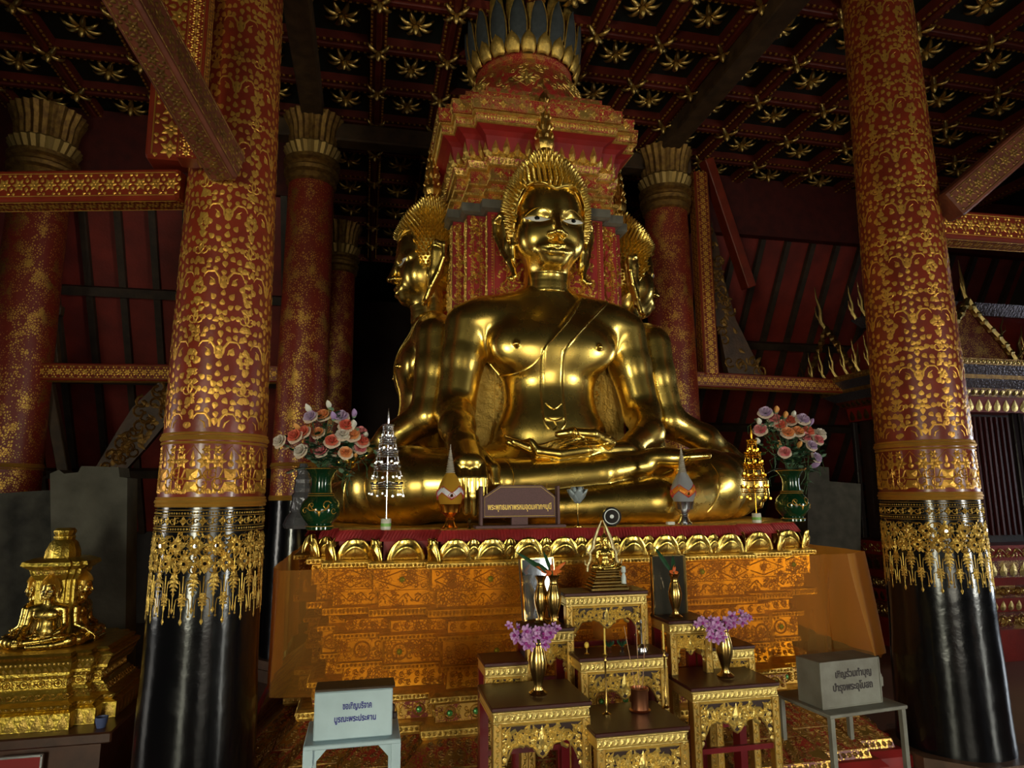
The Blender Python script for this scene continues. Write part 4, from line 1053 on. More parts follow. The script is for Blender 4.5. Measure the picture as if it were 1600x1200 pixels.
a = at(1112, 600, Y=1.45); beam('wall_post', (a[0], 1.5, 2.95), (a[0]+.0, 1.5, 5.4), .18, .16, 'flat red post with gilt pattern against farther right column', M['redcol'], up=(0, 1, 0), cat='post')
beam('roof_beam', (-1.93, 1.45, 5.62), (-1.95, -3.4, 5.62), .22, .18, 'brown ceiling beam above the left columns running to the front', M['brown'], gold=False)
beam('roof_beam', (2.03, 1.35, 5.62), (1.95, -3.4, 5.62), .22, .18, 'brown ceiling beam above the right columns running to the front', M['brown'], gold=False)
beam('roof_beam', (-2.3, 1.62, 5.48), (2.4, 1.55, 5.48), .20, .20, 'brown ceiling beam crossing behind the pillar over the farther columns', M['brown'], gold=False)
# ------------------------------------------------------------------ steep red roof slopes of the corners
def roof(x0, x1, y0, z0, y1, z1, lab, nb, seed, hor):
    root = thing('roof_slope', ((x0+x1)/2, y1, 0), lab, 'roof'); ox, oy = (x0+x1)/2, y1
    mb = MB(); mb.slab([(0, 0), (x1-x0, 0), (x1-x0, 1), (0, 1)], (x0-ox, y0-oy, z0), (1, 0, 0), (0, y1-y0, z1-z0), (0, -.3, -.1), -.12); mb.build('roof_boards', M['roofred'], root, smooth=False)
    nrm = Vector((0, -(z0-z1), -(y1-y0))).normalized()
    for i in range(nb):
        x = x0+(i+.5)*(x1-x0)/nb; mb = MB(); mb.bar(Vector((x-ox, y0-oy, z0))+nrm*.03, Vector((x-ox, 0, z1))+nrm*.03, .07, .07, up=nrm); mb.build('roof_batten', M['batten'], root, smooth=False)
    for t in hor:
        p = Vector((0, y0+(y1-y0)*t-oy, z0+(z1-z0)*t))+nrm*.10; mb = MB(); mb.bar(p+Vector((x0-ox, 0, 0)), p+Vector((x1-ox, 0, 0)), .10, .09, up=nrm); mb.build('purlin', M['batten'], root, smooth=False)
    return root
roof(-6.6, -2.1, 2.2, 5.0, 4.1, 1.2, 'steep red boarded roof slope with dark battens behind the left columns', 13, 1, (.28, .52, .80))
roof(2.5, 8.2, 2.3, 5.0, 4.6, 1.2, 'steep red boarded roof slope with dark battens beyond the right columns', 15, 2, (.33, .62, .85))
for x0, x1, nm in ((-6.6, -1.95, 'left'), (2.2, 8.2, 'right')):
    mb = MB(); mb.box(((x0+x1)/2, 2.2, 5.38), (x1-x0, .10, .80)); o = mb.build('fascia_board', mat('dark_red_boarding', (.10, .012, .008), .55, 0, bump=.3, var=.4), smooth=False)
    tag(o, 'dark red fascia board above the %s roof slope' % nm, 'board')
# lower dark wainscot behind the slopes
for x0, x1, nm in ((-7.2, -2.4, 'left'), (2.6, 8.2, 'right')):
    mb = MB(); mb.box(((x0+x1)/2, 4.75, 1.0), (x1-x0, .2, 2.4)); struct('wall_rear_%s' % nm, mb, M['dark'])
# framing of the left gable
for (p0, p1, w, lab) in (((60, 330), (86, 572), .10, 'upper slanting gilt-edged post between far left column and roof'), ((38, 600), (62, 745), .09, 'lower short slanting post beside far left column'), ((75, 600), (102, 742), .10, 'lower slanting post right of the short one, left roof'), ((38, 482), (98, 486), .10, 'short horizontal rail crossing the slanting post at left')):
    A = at(*p0, Y=2.1); B_ = at(*p1, Y=2.1); beam('roof_brace', tuple(A), tuple(B_), w, w, lab, M['brown'], gold=False, up=(0, 1, 0), cat='brace')
# carved naga brackets
def bracket(loc, pts, th, label, mname='giltdull', nleaf=60):
    root = thing('carved_bracket', loc, label, 'bracket')
    mb = MB(); mb.slab(pts, (0, 0, 0), (1, 0, 0), (0, 0, 1), (0, 1, 0), th); mb.build('bracket_board', mat('bracket_brown', (.10, .045, .018), .5, 0, bump=.4, bscale=30, var=.5), root, smooth=False)
    o = Orn(plane_fn((0, -.002, 0), (1, 0, 0), (0, 0, 1), (0, -1, 0))); rg = random.Random(len(pts))
    top = pts[:len(pts)//2]; bot = pts[len(pts)//2:][::-1]
    for i in range(nleaf):
        t = rg.random()*(min(len(top), len(bot))-1); k = int(t); f = t-k; s_ = rg.uniform(.1, .9)
        a = [top[k][j]*(1-f)+top[min(k+1, len(top)-1)][j]*f for j in (0, 1)]; b = [bot[k][j]*(1-f)+bot[min(k+1, len(bot)-1)][j]*f for j in (0, 1)]
        u, v = a[0]*(1-s_)+b[0]*s_, a[1]*(1-s_)+b[1]*s_
        if rg.random() < .5: o.curl(u, v, rg.uniform(0, 6), .13, rg.choice((-1, 1)), .22, h=.012)
        else: o.leaf(u, v, rg.uniform(0, 6), .10, .05, .010)
    o.build('carving', M[mname], root)['kind'] = 'stuff'
A = at(230, 600, Y=1.85); Bq = at(150, 735, Y=1.85)
dx = Bq[0]-A[0]; dz = Bq[2]-A[2]
bracket(tuple(A), [(0.1, .02), (dx*.3, dz*.28), (dx*.6, dz*.55), (dx*1.05, dz), (dx*.85+.1, dz*1.15), (dx*.5+.22, dz*.75), (dx*.2+.28, dz*.45), (.30, -.1)], .08, 'carved gilt bracket sloping under the beam left of near left column')
A = at(1107, 330, Y=1.7)
P_ = [(1107, 330), (1122, 380), (1130, 430), (1150, 500), (1180, 560), (1195, 590), (1140, 592), (1125, 520), (1105, 480), (1104, 400)]
q = [at(*p, Y=1.7) for p in P_]; bracket(tuple(A), [(p[0]-A[0], p[2]-A[2]) for p in q], .10, 'tall carved bracket beside farther right column under the roof')
A = at(1103, 250, Y=1.55); Bq = at(1170, 450, Y=1.75); beam('roof_brace', tuple(A), tuple(Bq), .12, .16, 'slanting red brace with gilt edge right of farther right column', M['redcol'], gold=False, up=(0, 1, 0), cat='brace')
# ------------------------------------------------------------------ plastered slabs
def slabobj(poly, Y, th, label, m):
    P = [at(*p, Y=Y) for p in poly]; o = P[0]; root = MB(); zmin = min(p[2] for p in P)
    root.slab([(p[0]-o[0], p[2]) for p in P], (0, 0, 0), (1, 0, 0), (0, 0, 1), (0, 1, 0), th)
    ob = root.build('plaster_slab', m, smooth=False, loc=(o[0], Y, 0)); return tag(ob, label, 'slab')
def zat(px, Y): # pixel row of the floor at that column
    v = [at(px, y, Y=Y)[2] for y in range(900, 1400, 10)]; return 900+10*int(np.argmin(np.abs(np.array(v))))
slabobj([(85, zat(85, 0)), (78, 740), (92, 734), (100, 740), (122, 738), (127, 728), (185, 730), (187, 745), (199, 747), (194, zat(190, 0))], 0.0, .22, 'tall grey plaster slab with broken top behind the small gilt altar', M['plaster'])
slabobj([(-30, zat(10, .35)), (-30, 772), (14, 770), (40, 768), (79, 766), (79, zat(79, .35))], .35, .2, 'darker carved stone slab at the left edge behind the plaster slab', mat('weathered_dark_stone', (.07, .065, .05), .9, 0, bump=1.0, bscale=9, col2=(.02, .018, .014), vscale=5))
slabobj([(1262, zat(1262, 1.2)), (1262, 728), (1295, 730), (1296, 752), (1345, 756), (1345, zat(1345, 1.2))], 1.2, .2, 'grey plaster slab behind the right flower vase', mat('grey_plaster_2', (0.10, 0.09, 0.07), .85, 0, bump=.4, bscale=12, var=.4))
mb = MB(); A = at(196, 870, Y=.6); Bq = at(208, 870, Y=.6)
# ------------------------------------------------------------------ offerings along the top edge of the base
EDGE = TOPZ+.003
def on_top(px, Y, py=815): p = at(px, py, Y=Y); return (p[0], Y, EDGE)
def text_obj(s, size, m, parent, loc, rot, width=None, height=None, bold=.0, name='lettering', ex=.0008, shear=0):
    cu = bpy.data.curves.new(name, 'FONT'); cu.body = s; cu.size = size; cu.extrude = ex; cu.align_x = 'CENTER'; cu.align_y = 'CENTER'
    cu.offset = bold; o = bpy.data.objects.new(name, cu); COL.objects.link(o)
    bpy.context.view_layer.update(); dg = bpy.context.evaluated_depsgraph_get(); me = bpy.data.meshes.new_from_object(o.evaluated_get(dg))
    bpy.data.objects.remove(o); me.materials.clear(); me.materials.append(m)
    o = bpy.data.objects.new(name, me); COL.objects.link(o); o.parent = parent; o.location = loc; o.rotation_euler = rot
    xs_ = [v.co.x for v in me.vertices]
    if xs_ and width:
        w = max(xs_)-min(xs_); 
        hh = max(v.co.y for v in me.vertices)-min(v.co.y for v in me.vertices)
        for v in me.vertices: v.co.x *= width/w; v.co.y *= (height/hh if height else (width/w)**.5)
    return o
# celadon-green vases
def green_vase(loc, label, sc=1.0):
    c = thing('green_vase', loc, label, 'vase')
    prof = [(.062, 0), (.070, .005), (.070, .018), (.060, .028), (.075, .045), (.098, .075), (.104, .105), (.094, .140), (.068, .170), (.062, .178), (.064, .184), (.055, .192), (.050, .23), (.052, .265), (.066, .295), (.082, .312), (.084, .318), (.076, .318), (.048, .27), (.04, .2), (.02, .05), (.0005, .04)]
    mb = MB(); mb.lathe([(r*sc, z*sc) for r, z in prof], 48, cap=False); mb.build('vase_body', M['greenv'], c)
    mb = MB()
    for z, r in ((.020, .0705), (.176, .066), (.187, .064), (.315, .084)): mb.tube([(r*sc*cos(2*pi*k/40), r*sc*sin(2*pi*k/40), z*sc) for k in range(40)], .0022, 6, closed=True)
    mb.build('gold_line', M['leaf'], c)
    o = Orn(lambda a, b, h: ((np.interp(b, [.05, .075, .105, .14, .165], [.080, .099, .105, .095, .073])*sc+h)*cos(-pi/2+a/.1), (np.interp(b, [.05, .075, .105, .14, .165], [.080, .099, .105, .095, .073])*sc+h)*sin(-pi/2+a/.1), b*sc))
    for d in (-1, 1): o.curl(d*.04, .125, d*.5, .05, d, .12, h=.002); o.curl(d*.075, .10, -d*.5, .035, -d, .12, h=.002)
    o.strip([(-.05, .13), (-.03, .105), (0, .095), (.03, .105), (.05, .13)], .006, .002); o.leaf(0, .10, -pi/2, .03, .012, .002)
    o.build('gold_motif', M['leaf'], c); return c
def rose_proto(colname, c1, c2):
    c = thing('artificial_rose', (0, 0, 0), '', 'flower'); mb = MB(); m1 = mat(colname, c1, .55, 0, col2=c2, vscale=55); m2 = mat('cream_petal', (.75, .66, .50), .55, 0, col2=(.62, .45, .35), vscale=50)
    def ring(n, r, h, tilt, w, z0, off):
        for k in range(n):
            a0 = 2*pi*k/n+off; base = len(mb.v)
            for j in range(5):
                v = j/4
                for i in range(5):
                    u = i/4*2-1; a = a0+u*w*(.6+.5*v); rr = r*(.35+.65*v**.8)+tilt*v*v-(.004*abs(u)); mb.v.append((rr*cos(a), rr*sin(a), z0+h*v*(1-.18*u*u)-max(0, v-.8)*tilt*.9))
            for j in range(4):
                for i in range(4): q = base+j*5+i; mb.f.append((q, q+1, q+6, q+5)); mb.m.append(mb.mi)
    mb.mi = 0; ring(3, .007, .027, -.003, 1.15, .003, 0); ring(4, .012, .025, -.001, .95, .002, .6); ring(4, .017, .021, .004, .9, .0, 1.3); ring(5, .021, .015, .008, .75, -.002, .2)
    mb.mi = 1; ring(5, .024, .008, .011, .62, -.006, .8)
    mb.build('bloom', [m1, m2], c); mb = MB(); mb.lathe([(.001, -.02), (.008, -.014), (.010, -.006), (.004, 0)], 7); mb.build('calyx', M['stem'], c)
    return c
def bud_proto(colname, c1):
    c = thing('artificial_rosebud', (0, 0, 0), '', 'flower'); mb = MB(); mb.lathe([(.003, -.012), (.009, -.004), (.012, .008), (.010, .02), (.005, .03), (.002, .034)], 9, flute=3, fd=.15); mb.build('bloom', mat(colname, c1, .5), c)
    mb = MB(); mb.lathe([(.002, -.02), (.010, -.010), (.008, 0)], 6); mb.build('calyx', M['leafp'], c); return c
ROSES = {'salmon': rose_proto('salmon_petal', (.75, .20, .11), (.62, .10, .07)), 'pink': rose_proto('pink_petal', (.62, .12, .16), (.70, .28, .26)), 'orange': rose_proto('orange_petal', (.78, .36, .12), (.72, .24, .10)), 'white': rose_proto('white_petal', (.72, .66, .56), (.60, .52, .46)), 'lilac': rose_proto('lilac_petal', (.42, .28, .48), (.55, .42, .55)), 'purple bud': bud_proto('lilac_bud', (.40, .26, .50)), 'orange bud': bud_proto('orange_bud', (.75, .35, .10)), 'white bud': bud_proto('white_bud', (.75, .72, .62))}
ROSES_used = set()
def frond(L=.13):
    mb = MB()
    for j in range(12):
        t = j/12; 
        for d in (-1, 1):
            w = .035*sin(pi*(t*.85+.12)); b = Vector((t*L, 0, -.35*L*t*t)); mb.add([b, b+Vector((.008+w*.5, d*w*.6, -.002)), b+Vector((.004+w*.8, d*w, -.006)), b+Vector((.012, d*.002, 0))], [(0, 1, 2, 3)])
    mb.tube([(t*L/6, 0, -.35*L*(t/6)**2) for t in range(7)], .0012, 4); return mb
def bouquet(base, vz, pts, Yc, side, seed):
    """pts: (px, py, colour) of each bloom; they stand at their own depth around the vase mouth"""
    rg = random.Random(seed); mouth = Vector((base[0], base[1], base[2]+vz))
    for i, (px, py, colr) in enumerate(pts):
        Y = Yc+rg.uniform(-.07, .05); p = at(px, py, Y=Y); src = ROSES[colr]
        if colr not in ROSES_used: o = src; ROSES_used.add(colr)
        else: o = copy_tree(src)
        d = (Vector(p)-mouth); dirv = (d.normalized()*.55+Vector((-.25, -.75, .15))).normalized()
        o.location = p; o.rotation_mode = 'QUATERNION'; o.rotation_quaternion = dirv.to_track_quat('Z', 'Y'); s_ = rg.uniform(1.20, 1.45); o.scale = (s_,)*3
        o['label'] = '%s artificial rose in the %s green vase bouquet' % (colr, side) if 'bud' not in colr else '%s of the artificial rose bouquet in the %s green vase' % (colr, side)
        o['group'] = '%s in the %s green vase' % (colr+' roses' if 'bud' not in colr else colr+'s', side)
        st = MB(); q = Vector(p)-dirv*.015; mid = (q+mouth)/2+Vector((0, 0, .01)); R_ = o.matrix_world
        M4 = Matrix.Translation(Vector(p)) @ dirv.to_track_quat('Z', 'Y').to_matrix().to_4x4() @ Matrix.Scale(s_, 4); inv = M4.inverted()
        st.tube([inv @ q, inv @ mid, inv @ (mouth+Vector((rg.uniform(-.02, .02), rg.uniform(-.02, .02), 0))), inv @ (mouth-Vector((0, 0, .05)))], .0016/s_, 5)
        st.build('wire_stem', M['stem'], o)
        for q_ in range(5 if 'bud' not in colr else 3):
            t = rg.uniform(.15, .75); b = q*(1-t)+mouth*t; a = rg.uniform(0, 2*pi); dd = Vector((cos(a)*.8, -abs(sin(a))*.8-.2, rg.uniform(-.1, .5))).normalized(); ww = dd.cross(Vector((0, 0, 1))).normalized(); L = rg.uniform(.04, .06)
            vs = [b, b+dd*L*.3+ww*L*.28, b+dd*L*.7+ww*L*.22, b+dd*L-Vector((0, 0, .006)), b+dd*L*.7-ww*L*.22, b+dd*L*.3-ww*L*.28, b+dd*L*.5+Vector((0, 0, .006))]
            lf = MB(); lf.add([inv @ v for v in vs], [(0, 1, 6), (1, 2, 6), (2, 3, 6), (3, 4, 6), (4, 5, 6), (5, 0, 6)])
            lf.build('leaf', M['leafg'] if (i+q_) % 3 else M['leafp'], o)
YL = -1.56
vl = on_top(500, YL); green_vase(vl, 'glossy green vase holding artificial roses at the left end of the altar', 1.02)
LP = [(437, 690, 'white'), (450, 692, 'pink'), (461, 682, 'salmon'), (474, 676, 'salmon'), (485, 652, 'lilac'), (470, 705, 'white'), (497, 677, 'orange'), (486, 690, 'pink'), (505, 650, 'orange'), (519, 690, 'salmon'), (521, 652, 'purple bud'), (533, 652, 'lilac'), (541, 666, 'salmon'), (550, 680, 'orange'), (562, 700, 'pink'), (566, 690, 'salmon'), (535, 680, 'white'), (479, 702, 'white bud'), (502, 706, 'pink'), (540, 708, 'orange'), (553, 714, 'orange bud'), (553, 648, 'purple bud'), (514, 634, 'white bud'), (483, 640, 'white bud'), (563, 676, 'pink'), (466, 668, 'orange bud'), (552, 665, 'white bud'), (526, 704, 'salmon'), (570, 682, 'white bud')]
bouquet(vl, .325, LP, YL-.02, 'left', 4)
vr = on_top(1240, YL+.02); green_vase(vr, 'glossy dark green vase holding artificial roses at the right end of the altar', 1.0)
RP = [(1196, 645, 'lilac'), (1213, 642, 'orange bud'), (1210, 655, 'pink'), (1227, 650, 'orange bud'), (1239, 650, 'white bud'), (1219, 665, 'salmon'), (1234, 658, 'salmon'), (1254, 656, 'lilac'), (1188, 672, 'pink'), (1231, 677, 'orange'), (1246, 675, 'orange'), (1262, 675, 'salmon'), (1257, 684, 'pink'), (1281, 679, 'white'), (1278, 688, 'pink'), (1217, 696, 'orange bud'), (1226, 707, 'pink'), (1248, 697, 'orange bud'), (1268, 697, 'lilac'), (1275, 716, 'lilac'), (1184, 690, 'white bud'), (1271, 728, 'purple bud'), (1250, 734, 'orange bud'), (1186, 660, 'white bud'), (1204, 668, 'white bud'), (1266, 662, 'purple bud')]
bouquet(vr, .318, RP, YL+.0, 'right', 8)
for side, v, A in (('left', vl, (2.9, -2.75, 3.3, -.35, -1.1)), ('right', vr, (-.3, 3.3, -1.6))):
    fp = None
    for i, a in enumerate(A):
        if fp is None: o = frond(.15).build('fern_frond', M['leafg']); fp = o
        else: o = fp.copy(); COL.objects.link(o)
        o.location = (v[0]+.03*cos(a), v[1]+.03*sin(a), v[2]+.325); o.rotation_euler = (0, -.15, a); tag(o, 'green artificial fern frond drooping from the %s green vase' % side, 'leaf', 'fern fronds in the %s green vase' % side)
# tiered little trees of silver and of gold
def tiered_tree(loc, label, m, pot, tiers, seed):
    c = thing('tiered_offering_tree', loc, label, 'ornament'); rg = random.Random(seed)
    mb = MB(); mb.lathe([(.024, 0), (.027, .004), (.027, .055), (.025, .058)], 20); p_ = mb.build('pot', pot, c)
    mb = MB(); mb.lathe([(.0275, .018), (.0275, .034)], 20, cap=False); mb.build('green_band', mat('green_band_paint', (.2, .45, .08), .4), p_)
    mb = MB(); mb.tube([(0, 0, .05), (0, 0, tiers[-1][1]+.02)], .004, 8); mb.build('stem', m, c)
    for (r, z) in tiers:
        mb = MB()
        for zz, q in ((z+.012, .0035), (z, .003), (z-.012, .0035)): mb.tube([(r*cos(2*pi*k/24), r*sin(2*pi*k/24), zz) for k in range(24)], q, 5, closed=True)
        for k in range(14):
            a = 2*pi*k/14; mb.ball((r*1.03*cos(a), r*1.03*sin(a), z+.018), .006, 6, 4)
            mb.tube([(r*cos(a), r*sin(a), z+.012), (r*cos(a+.2), r*sin(a+.2), z-.012)], .0015, 4)
        for k in range(6): a = k*pi/3; mb.tube([(0, 0, z+.03), (r*cos(a), r*sin(a), z+.008)], .0016, 4)
        rg_ = mb.build('ring', m, c); mb = MB()
        for k in range(9):
            a = 2*pi*k/9+rg.random()*.3; L = rg.uniform(.030, .045); x, y = r*1.02*cos(a), r*1.02*sin(a); mb.tube([(x, y, z-.010), (x*1.08, y*1.08, z-L)], .0012, 4); mb.ball((x*1.1, y*1.1, z-L-.006), rg.uniform(.009, .012), 5, 3)
        mb.build('pendants', m, rg_)
    z = tiers[-1][1]; mb = MB(); mb.lathe([(.003, z+.015), (.006, z+.035), (.0075, z+.055), (.002, z+.10), (.0005, z+.112)], 8); mb.build('pointed_bud', m, c); return c
T1 = [(.080, .225), (.068, .320), (.055, .398), (.043, .465), (.027, .535)]
tiered_tree(on_top(603, -1.66, 818), 'silver tiered offering tree with hanging beads left of centre', mat('bright_tinsel_silver', (.85, .86, .90), .2, 1), M['white'], T1, 1)
T2 = [(.076, .195), (.066, .265), (.056, .335), (.046, .405), (.027, .480)]
tiered_tree(on_top(1182, -1.62, 805), 'gold tiered offering tree with hanging beads beside the right flower vase', mat('bright_tinsel_gold', (.95, .55, .06), .22, 1), M['white'], T2, 2)
# bud-shaped offerings on footed bowls
def bud_offering(loc, label, bodym, bandm, bowlm, sc):
    c = thing('bud_shaped_offering', loc, label, 'ornament', None)
    mb = MB(); mb.lathe([(r*sc, z*sc) for r, z in ((.040, 0), (.042, .008), (.030, .018), (.020, .045), (.024, .052), (.020, .06), (.035, .075), (.050, .085), (.058, .125), (.060, .128), (.052, .128), (.03, .09))], 28, flute=14, fd=.03); mb.build('footed_bowl', bowlm, c)
    mb = MB(); mb.lathe([(r*sc, z*sc) for r, z in ((.030, .105), (.055, .13), (.068, .165), (.069, .19), (.055, .235), (.034, .275), (.022, .290))], 28); b = mb.build('bud', bodym, c)
    mb = MB(); z = .288
    for i in range(11): r = .024*(1-i/12)+.003; mb.lathe([(r*.75*sc, z*sc), (r*sc, (z+.005)*sc), (r*.7*sc, (z+.011)*sc)], 14); z += .0115
    mb.lathe([(.004*sc, z*sc), (.0005, (z+.03)*sc)], 8); mb.build('ringed_spire', mat('spire_thread', (.45, .40, .33), .5, .3), c)
    prof = lambda b: np.interp(b, [.13, .165, .19, .235], [.056, .069, .070, .056])*sc
    o = Orn(lambda a, b, h: ((prof(b)+h)*cos(-pi/2+a/.07), (prof(b)+h)*sin(-pi/2+a/.07), b*sc), .012)
    n = 4
    for q in range(-1, 2):
        u = q*.11
        o.strip([(u-.055, .205), (u, .168), (u+.055, .205)], .028, .0025)
    o.build('band', bandm, b); o = Orn(o.fn, .012)
    for q in range(-1, 2):
        u = q*.11; o.strip([(u-.055, .222), (u, .186), (u+.055, .222)], .004, .004); o.strip([(u-.055, .188), (u, .150), (u+.055, .188)], .004, .004); o.strip([(u-.02, .172), (u, .190), (u+.02, .172), (u, .154), (u-.02, .172)], .004, .005)
    o.build('red_braid', mat('red_braid', (.55, .04, .05), .5), b)
    o = Orn(o.fn, .012); o.disc(0, .172, .010, .008, 10); o.build('jewel', M['brass'], b); return c
yb = mat('glittered_yellow_bud', (.72, .38, .03), .45, .55, bump=.9, bscale=400); sb = mat('glittered_silver_bud', (.45, .45, .47), .5, .5, bump=.9, bscale=400)
bud_offering(on_top(703, -1.67, 818), 'yellow bud-shaped offering with white band on a gold footed bowl', yb, mat('white_band', (.62, .62, .66), .5), mat('amber_metal', (.75, .30, .04), .25, 1), 1.02)
bud_offering(on_top(1069, -1.66, 808), 'silver-grey bud-shaped offering with orange band on a silver footed bowl', sb, mat('orange_band', (.75, .25, .02), .4, .3), M['silver'], 1.03)
# name board
Aq = on_top(812, -1.70, 812); sg = thing('name_board', Aq, 'purple-brown stone name board with gold Thai lettering in front of the statue', 'sign')
mb = MB(); mb.box((0, 0, .008), (.50, .09, .016), bev=.003); mb.build('foot', M['granite'], sg)
mb = MB(); mb.box((0, .01, .035), (.09, .03, .05)); mb.build('support', M['granite'], sg)
for d in (-1, 1): mb = MB(); mb.box((d*.215, 0, .12), (.014, .05, .21), bev=.002); mb.build('side_post', M['granite'], sg)
w2 = .204; mb = MB(); pl_ = [(-w2, .055), (w2, .055), (w2, .165), (w2*.62, .228), (-w2*.55, .228), (-w2, .165)]
mb.slab(pl_, (0, -.008, 0), (1, 0, 0), (0, 0, 1), (0, 1, 0), .016); mb.build('panel', M['granite'], sg, smooth=False)
mb = MB(); e = [(x*.955, -.0095, .14+(z-.14)*.90) for x, z in pl_]; mb.tube(e, .0012, 5, closed=True); mb.build('gold_outline', M['wax'], sg)
text_obj('พระพุทธมหาพรหมอุดมศากยมุนี', .03, mat('gold_paint', (.80, .55, .12), .4, .3), sg, (0, -.0088, .112), (pi/2, 0, 0), .355, .048, .0005)
# lotus shaped lamp
c = thing('lotus_lamp', on_top(903, -1.72, 812), 'grey glass lotus on a thin brass stem right of the name board', 'lamp')
mb = MB(); mb.lathe([(.028, 0), (.028, .004), (.010, .010), (.004, .02), (.004, .13), (.008, .135), (.004, .14)], 16); mb.build('stem', M['brass'], c)
pg = mat('grey_glass_petal', (.28, .33, .36), .25, .1, coat=.5); lp = None
for ring, (cnt, tilt, h) in enumerate(((5, .0, .080), (6, .40, .068))):
    for k in range(cnt):
        if lp is None or k == 0:
            mb = MB()
            for j in range(7):
                v = j/6; w = .020*sin(pi*(v*.82+.12))**.8
                for u in (-1, -.5, 0, .5, 1): mb.v.append((.006+.026*sin(v*pi*.55)*(1 if ring else .8)+tilt*.03*v*v-.006*u*u, w*u, v*h))
            for j in range(6):
                for i in range(4): q = j*5+i; mb.f.append((q, q+1, q+6, q+5)); mb.m.append(0)
            lp = mb.build('petal', pg, c); lp.modifiers.new('s', 'SOLIDIFY').thickness = .0015; o = lp
        else: o = lp.copy(); COL.objects.link(o); o.parent = c
        o.location = (0, 0, .128); o.scale = (1.45, 1.45, 1.15); o.rotation_euler = (0, 0, 2*pi*k/cnt+ring*.4)
# spot lamp lying on the ledge
pp = at(957, 798, Y=-1.73); c = thing('spot_lamp', (pp[0], -1.70, EDGE), 'round black spot lamp with silvery lens standing on the ledge', 'lamp')
mb = MB(); mb.lathe([(.048, -.03), (.052, -.026), (.052, .0), (.044, .0), (.042, -.006)], 32); ob = mb.build('housing', M['pupil'], c); ob.rotation_euler = (pi/2+.1, 0, -.25); ob.location = (0, -.02, .053)
mb = MB(); mb.lathe([(.043, -.004), (.030, -.009), (.015, -.012), (.010, -.004), (.0005, -.003)], 32, cap=False); ob2 = mb.build('reflector', M['lampglass'], c); ob2.rotation_euler = (pi/2+.1, 0, -.25); ob2.location = (0, -.02, .053)
mb = MB(); mb.box((0, .01, .004), (.05, .05, .008)); mb.build('bracket', M['pupil'], c)
pp = on_top(1047, -1.66, 808); mb = MB(); mb.box((0, 0, .009), (.044, .03, .018), bev=.002); tag(mb.build('small_white_box', M['white'], loc=pp), 'tiny white box on the ledge beside the silver bud offering', 'box')
pp = on_top(733, -1.70, 818); c = thing('brass_bell_cup', pp, 'tiny brass cup on the ledge left of the name board', 'cup'); mb = MB(); mb.lathe([(.012, 0), (.008, .01), (.004, .02), (.010, .03), (.014, .045), (.009, .055)], 14); mb.build('cup', M['brass'], c)
pp = at(470, 815, Y=-1.35); c = thing('tiered_glass_ornament', (pp[0], -1.32, EDGE), 'dim silvery tiered glass ornament behind the left vase', 'ornament')
mb = MB(); mb.lathe([(.09, 0), (.10, .02), (.085, .06), (.06, .09), (.065, .10), (.055, .17), (.06, .18), (.045, .20), (.05, .22), (.042, .25), (.045, .27), (.03, .30), (.034, .32), (.02, .36)], 10); mb.build('glass_tiers', mat('smoky_glass', (.12, .12, .13), .15, .3, bump=.6, bscale=40), c, smooth=False)
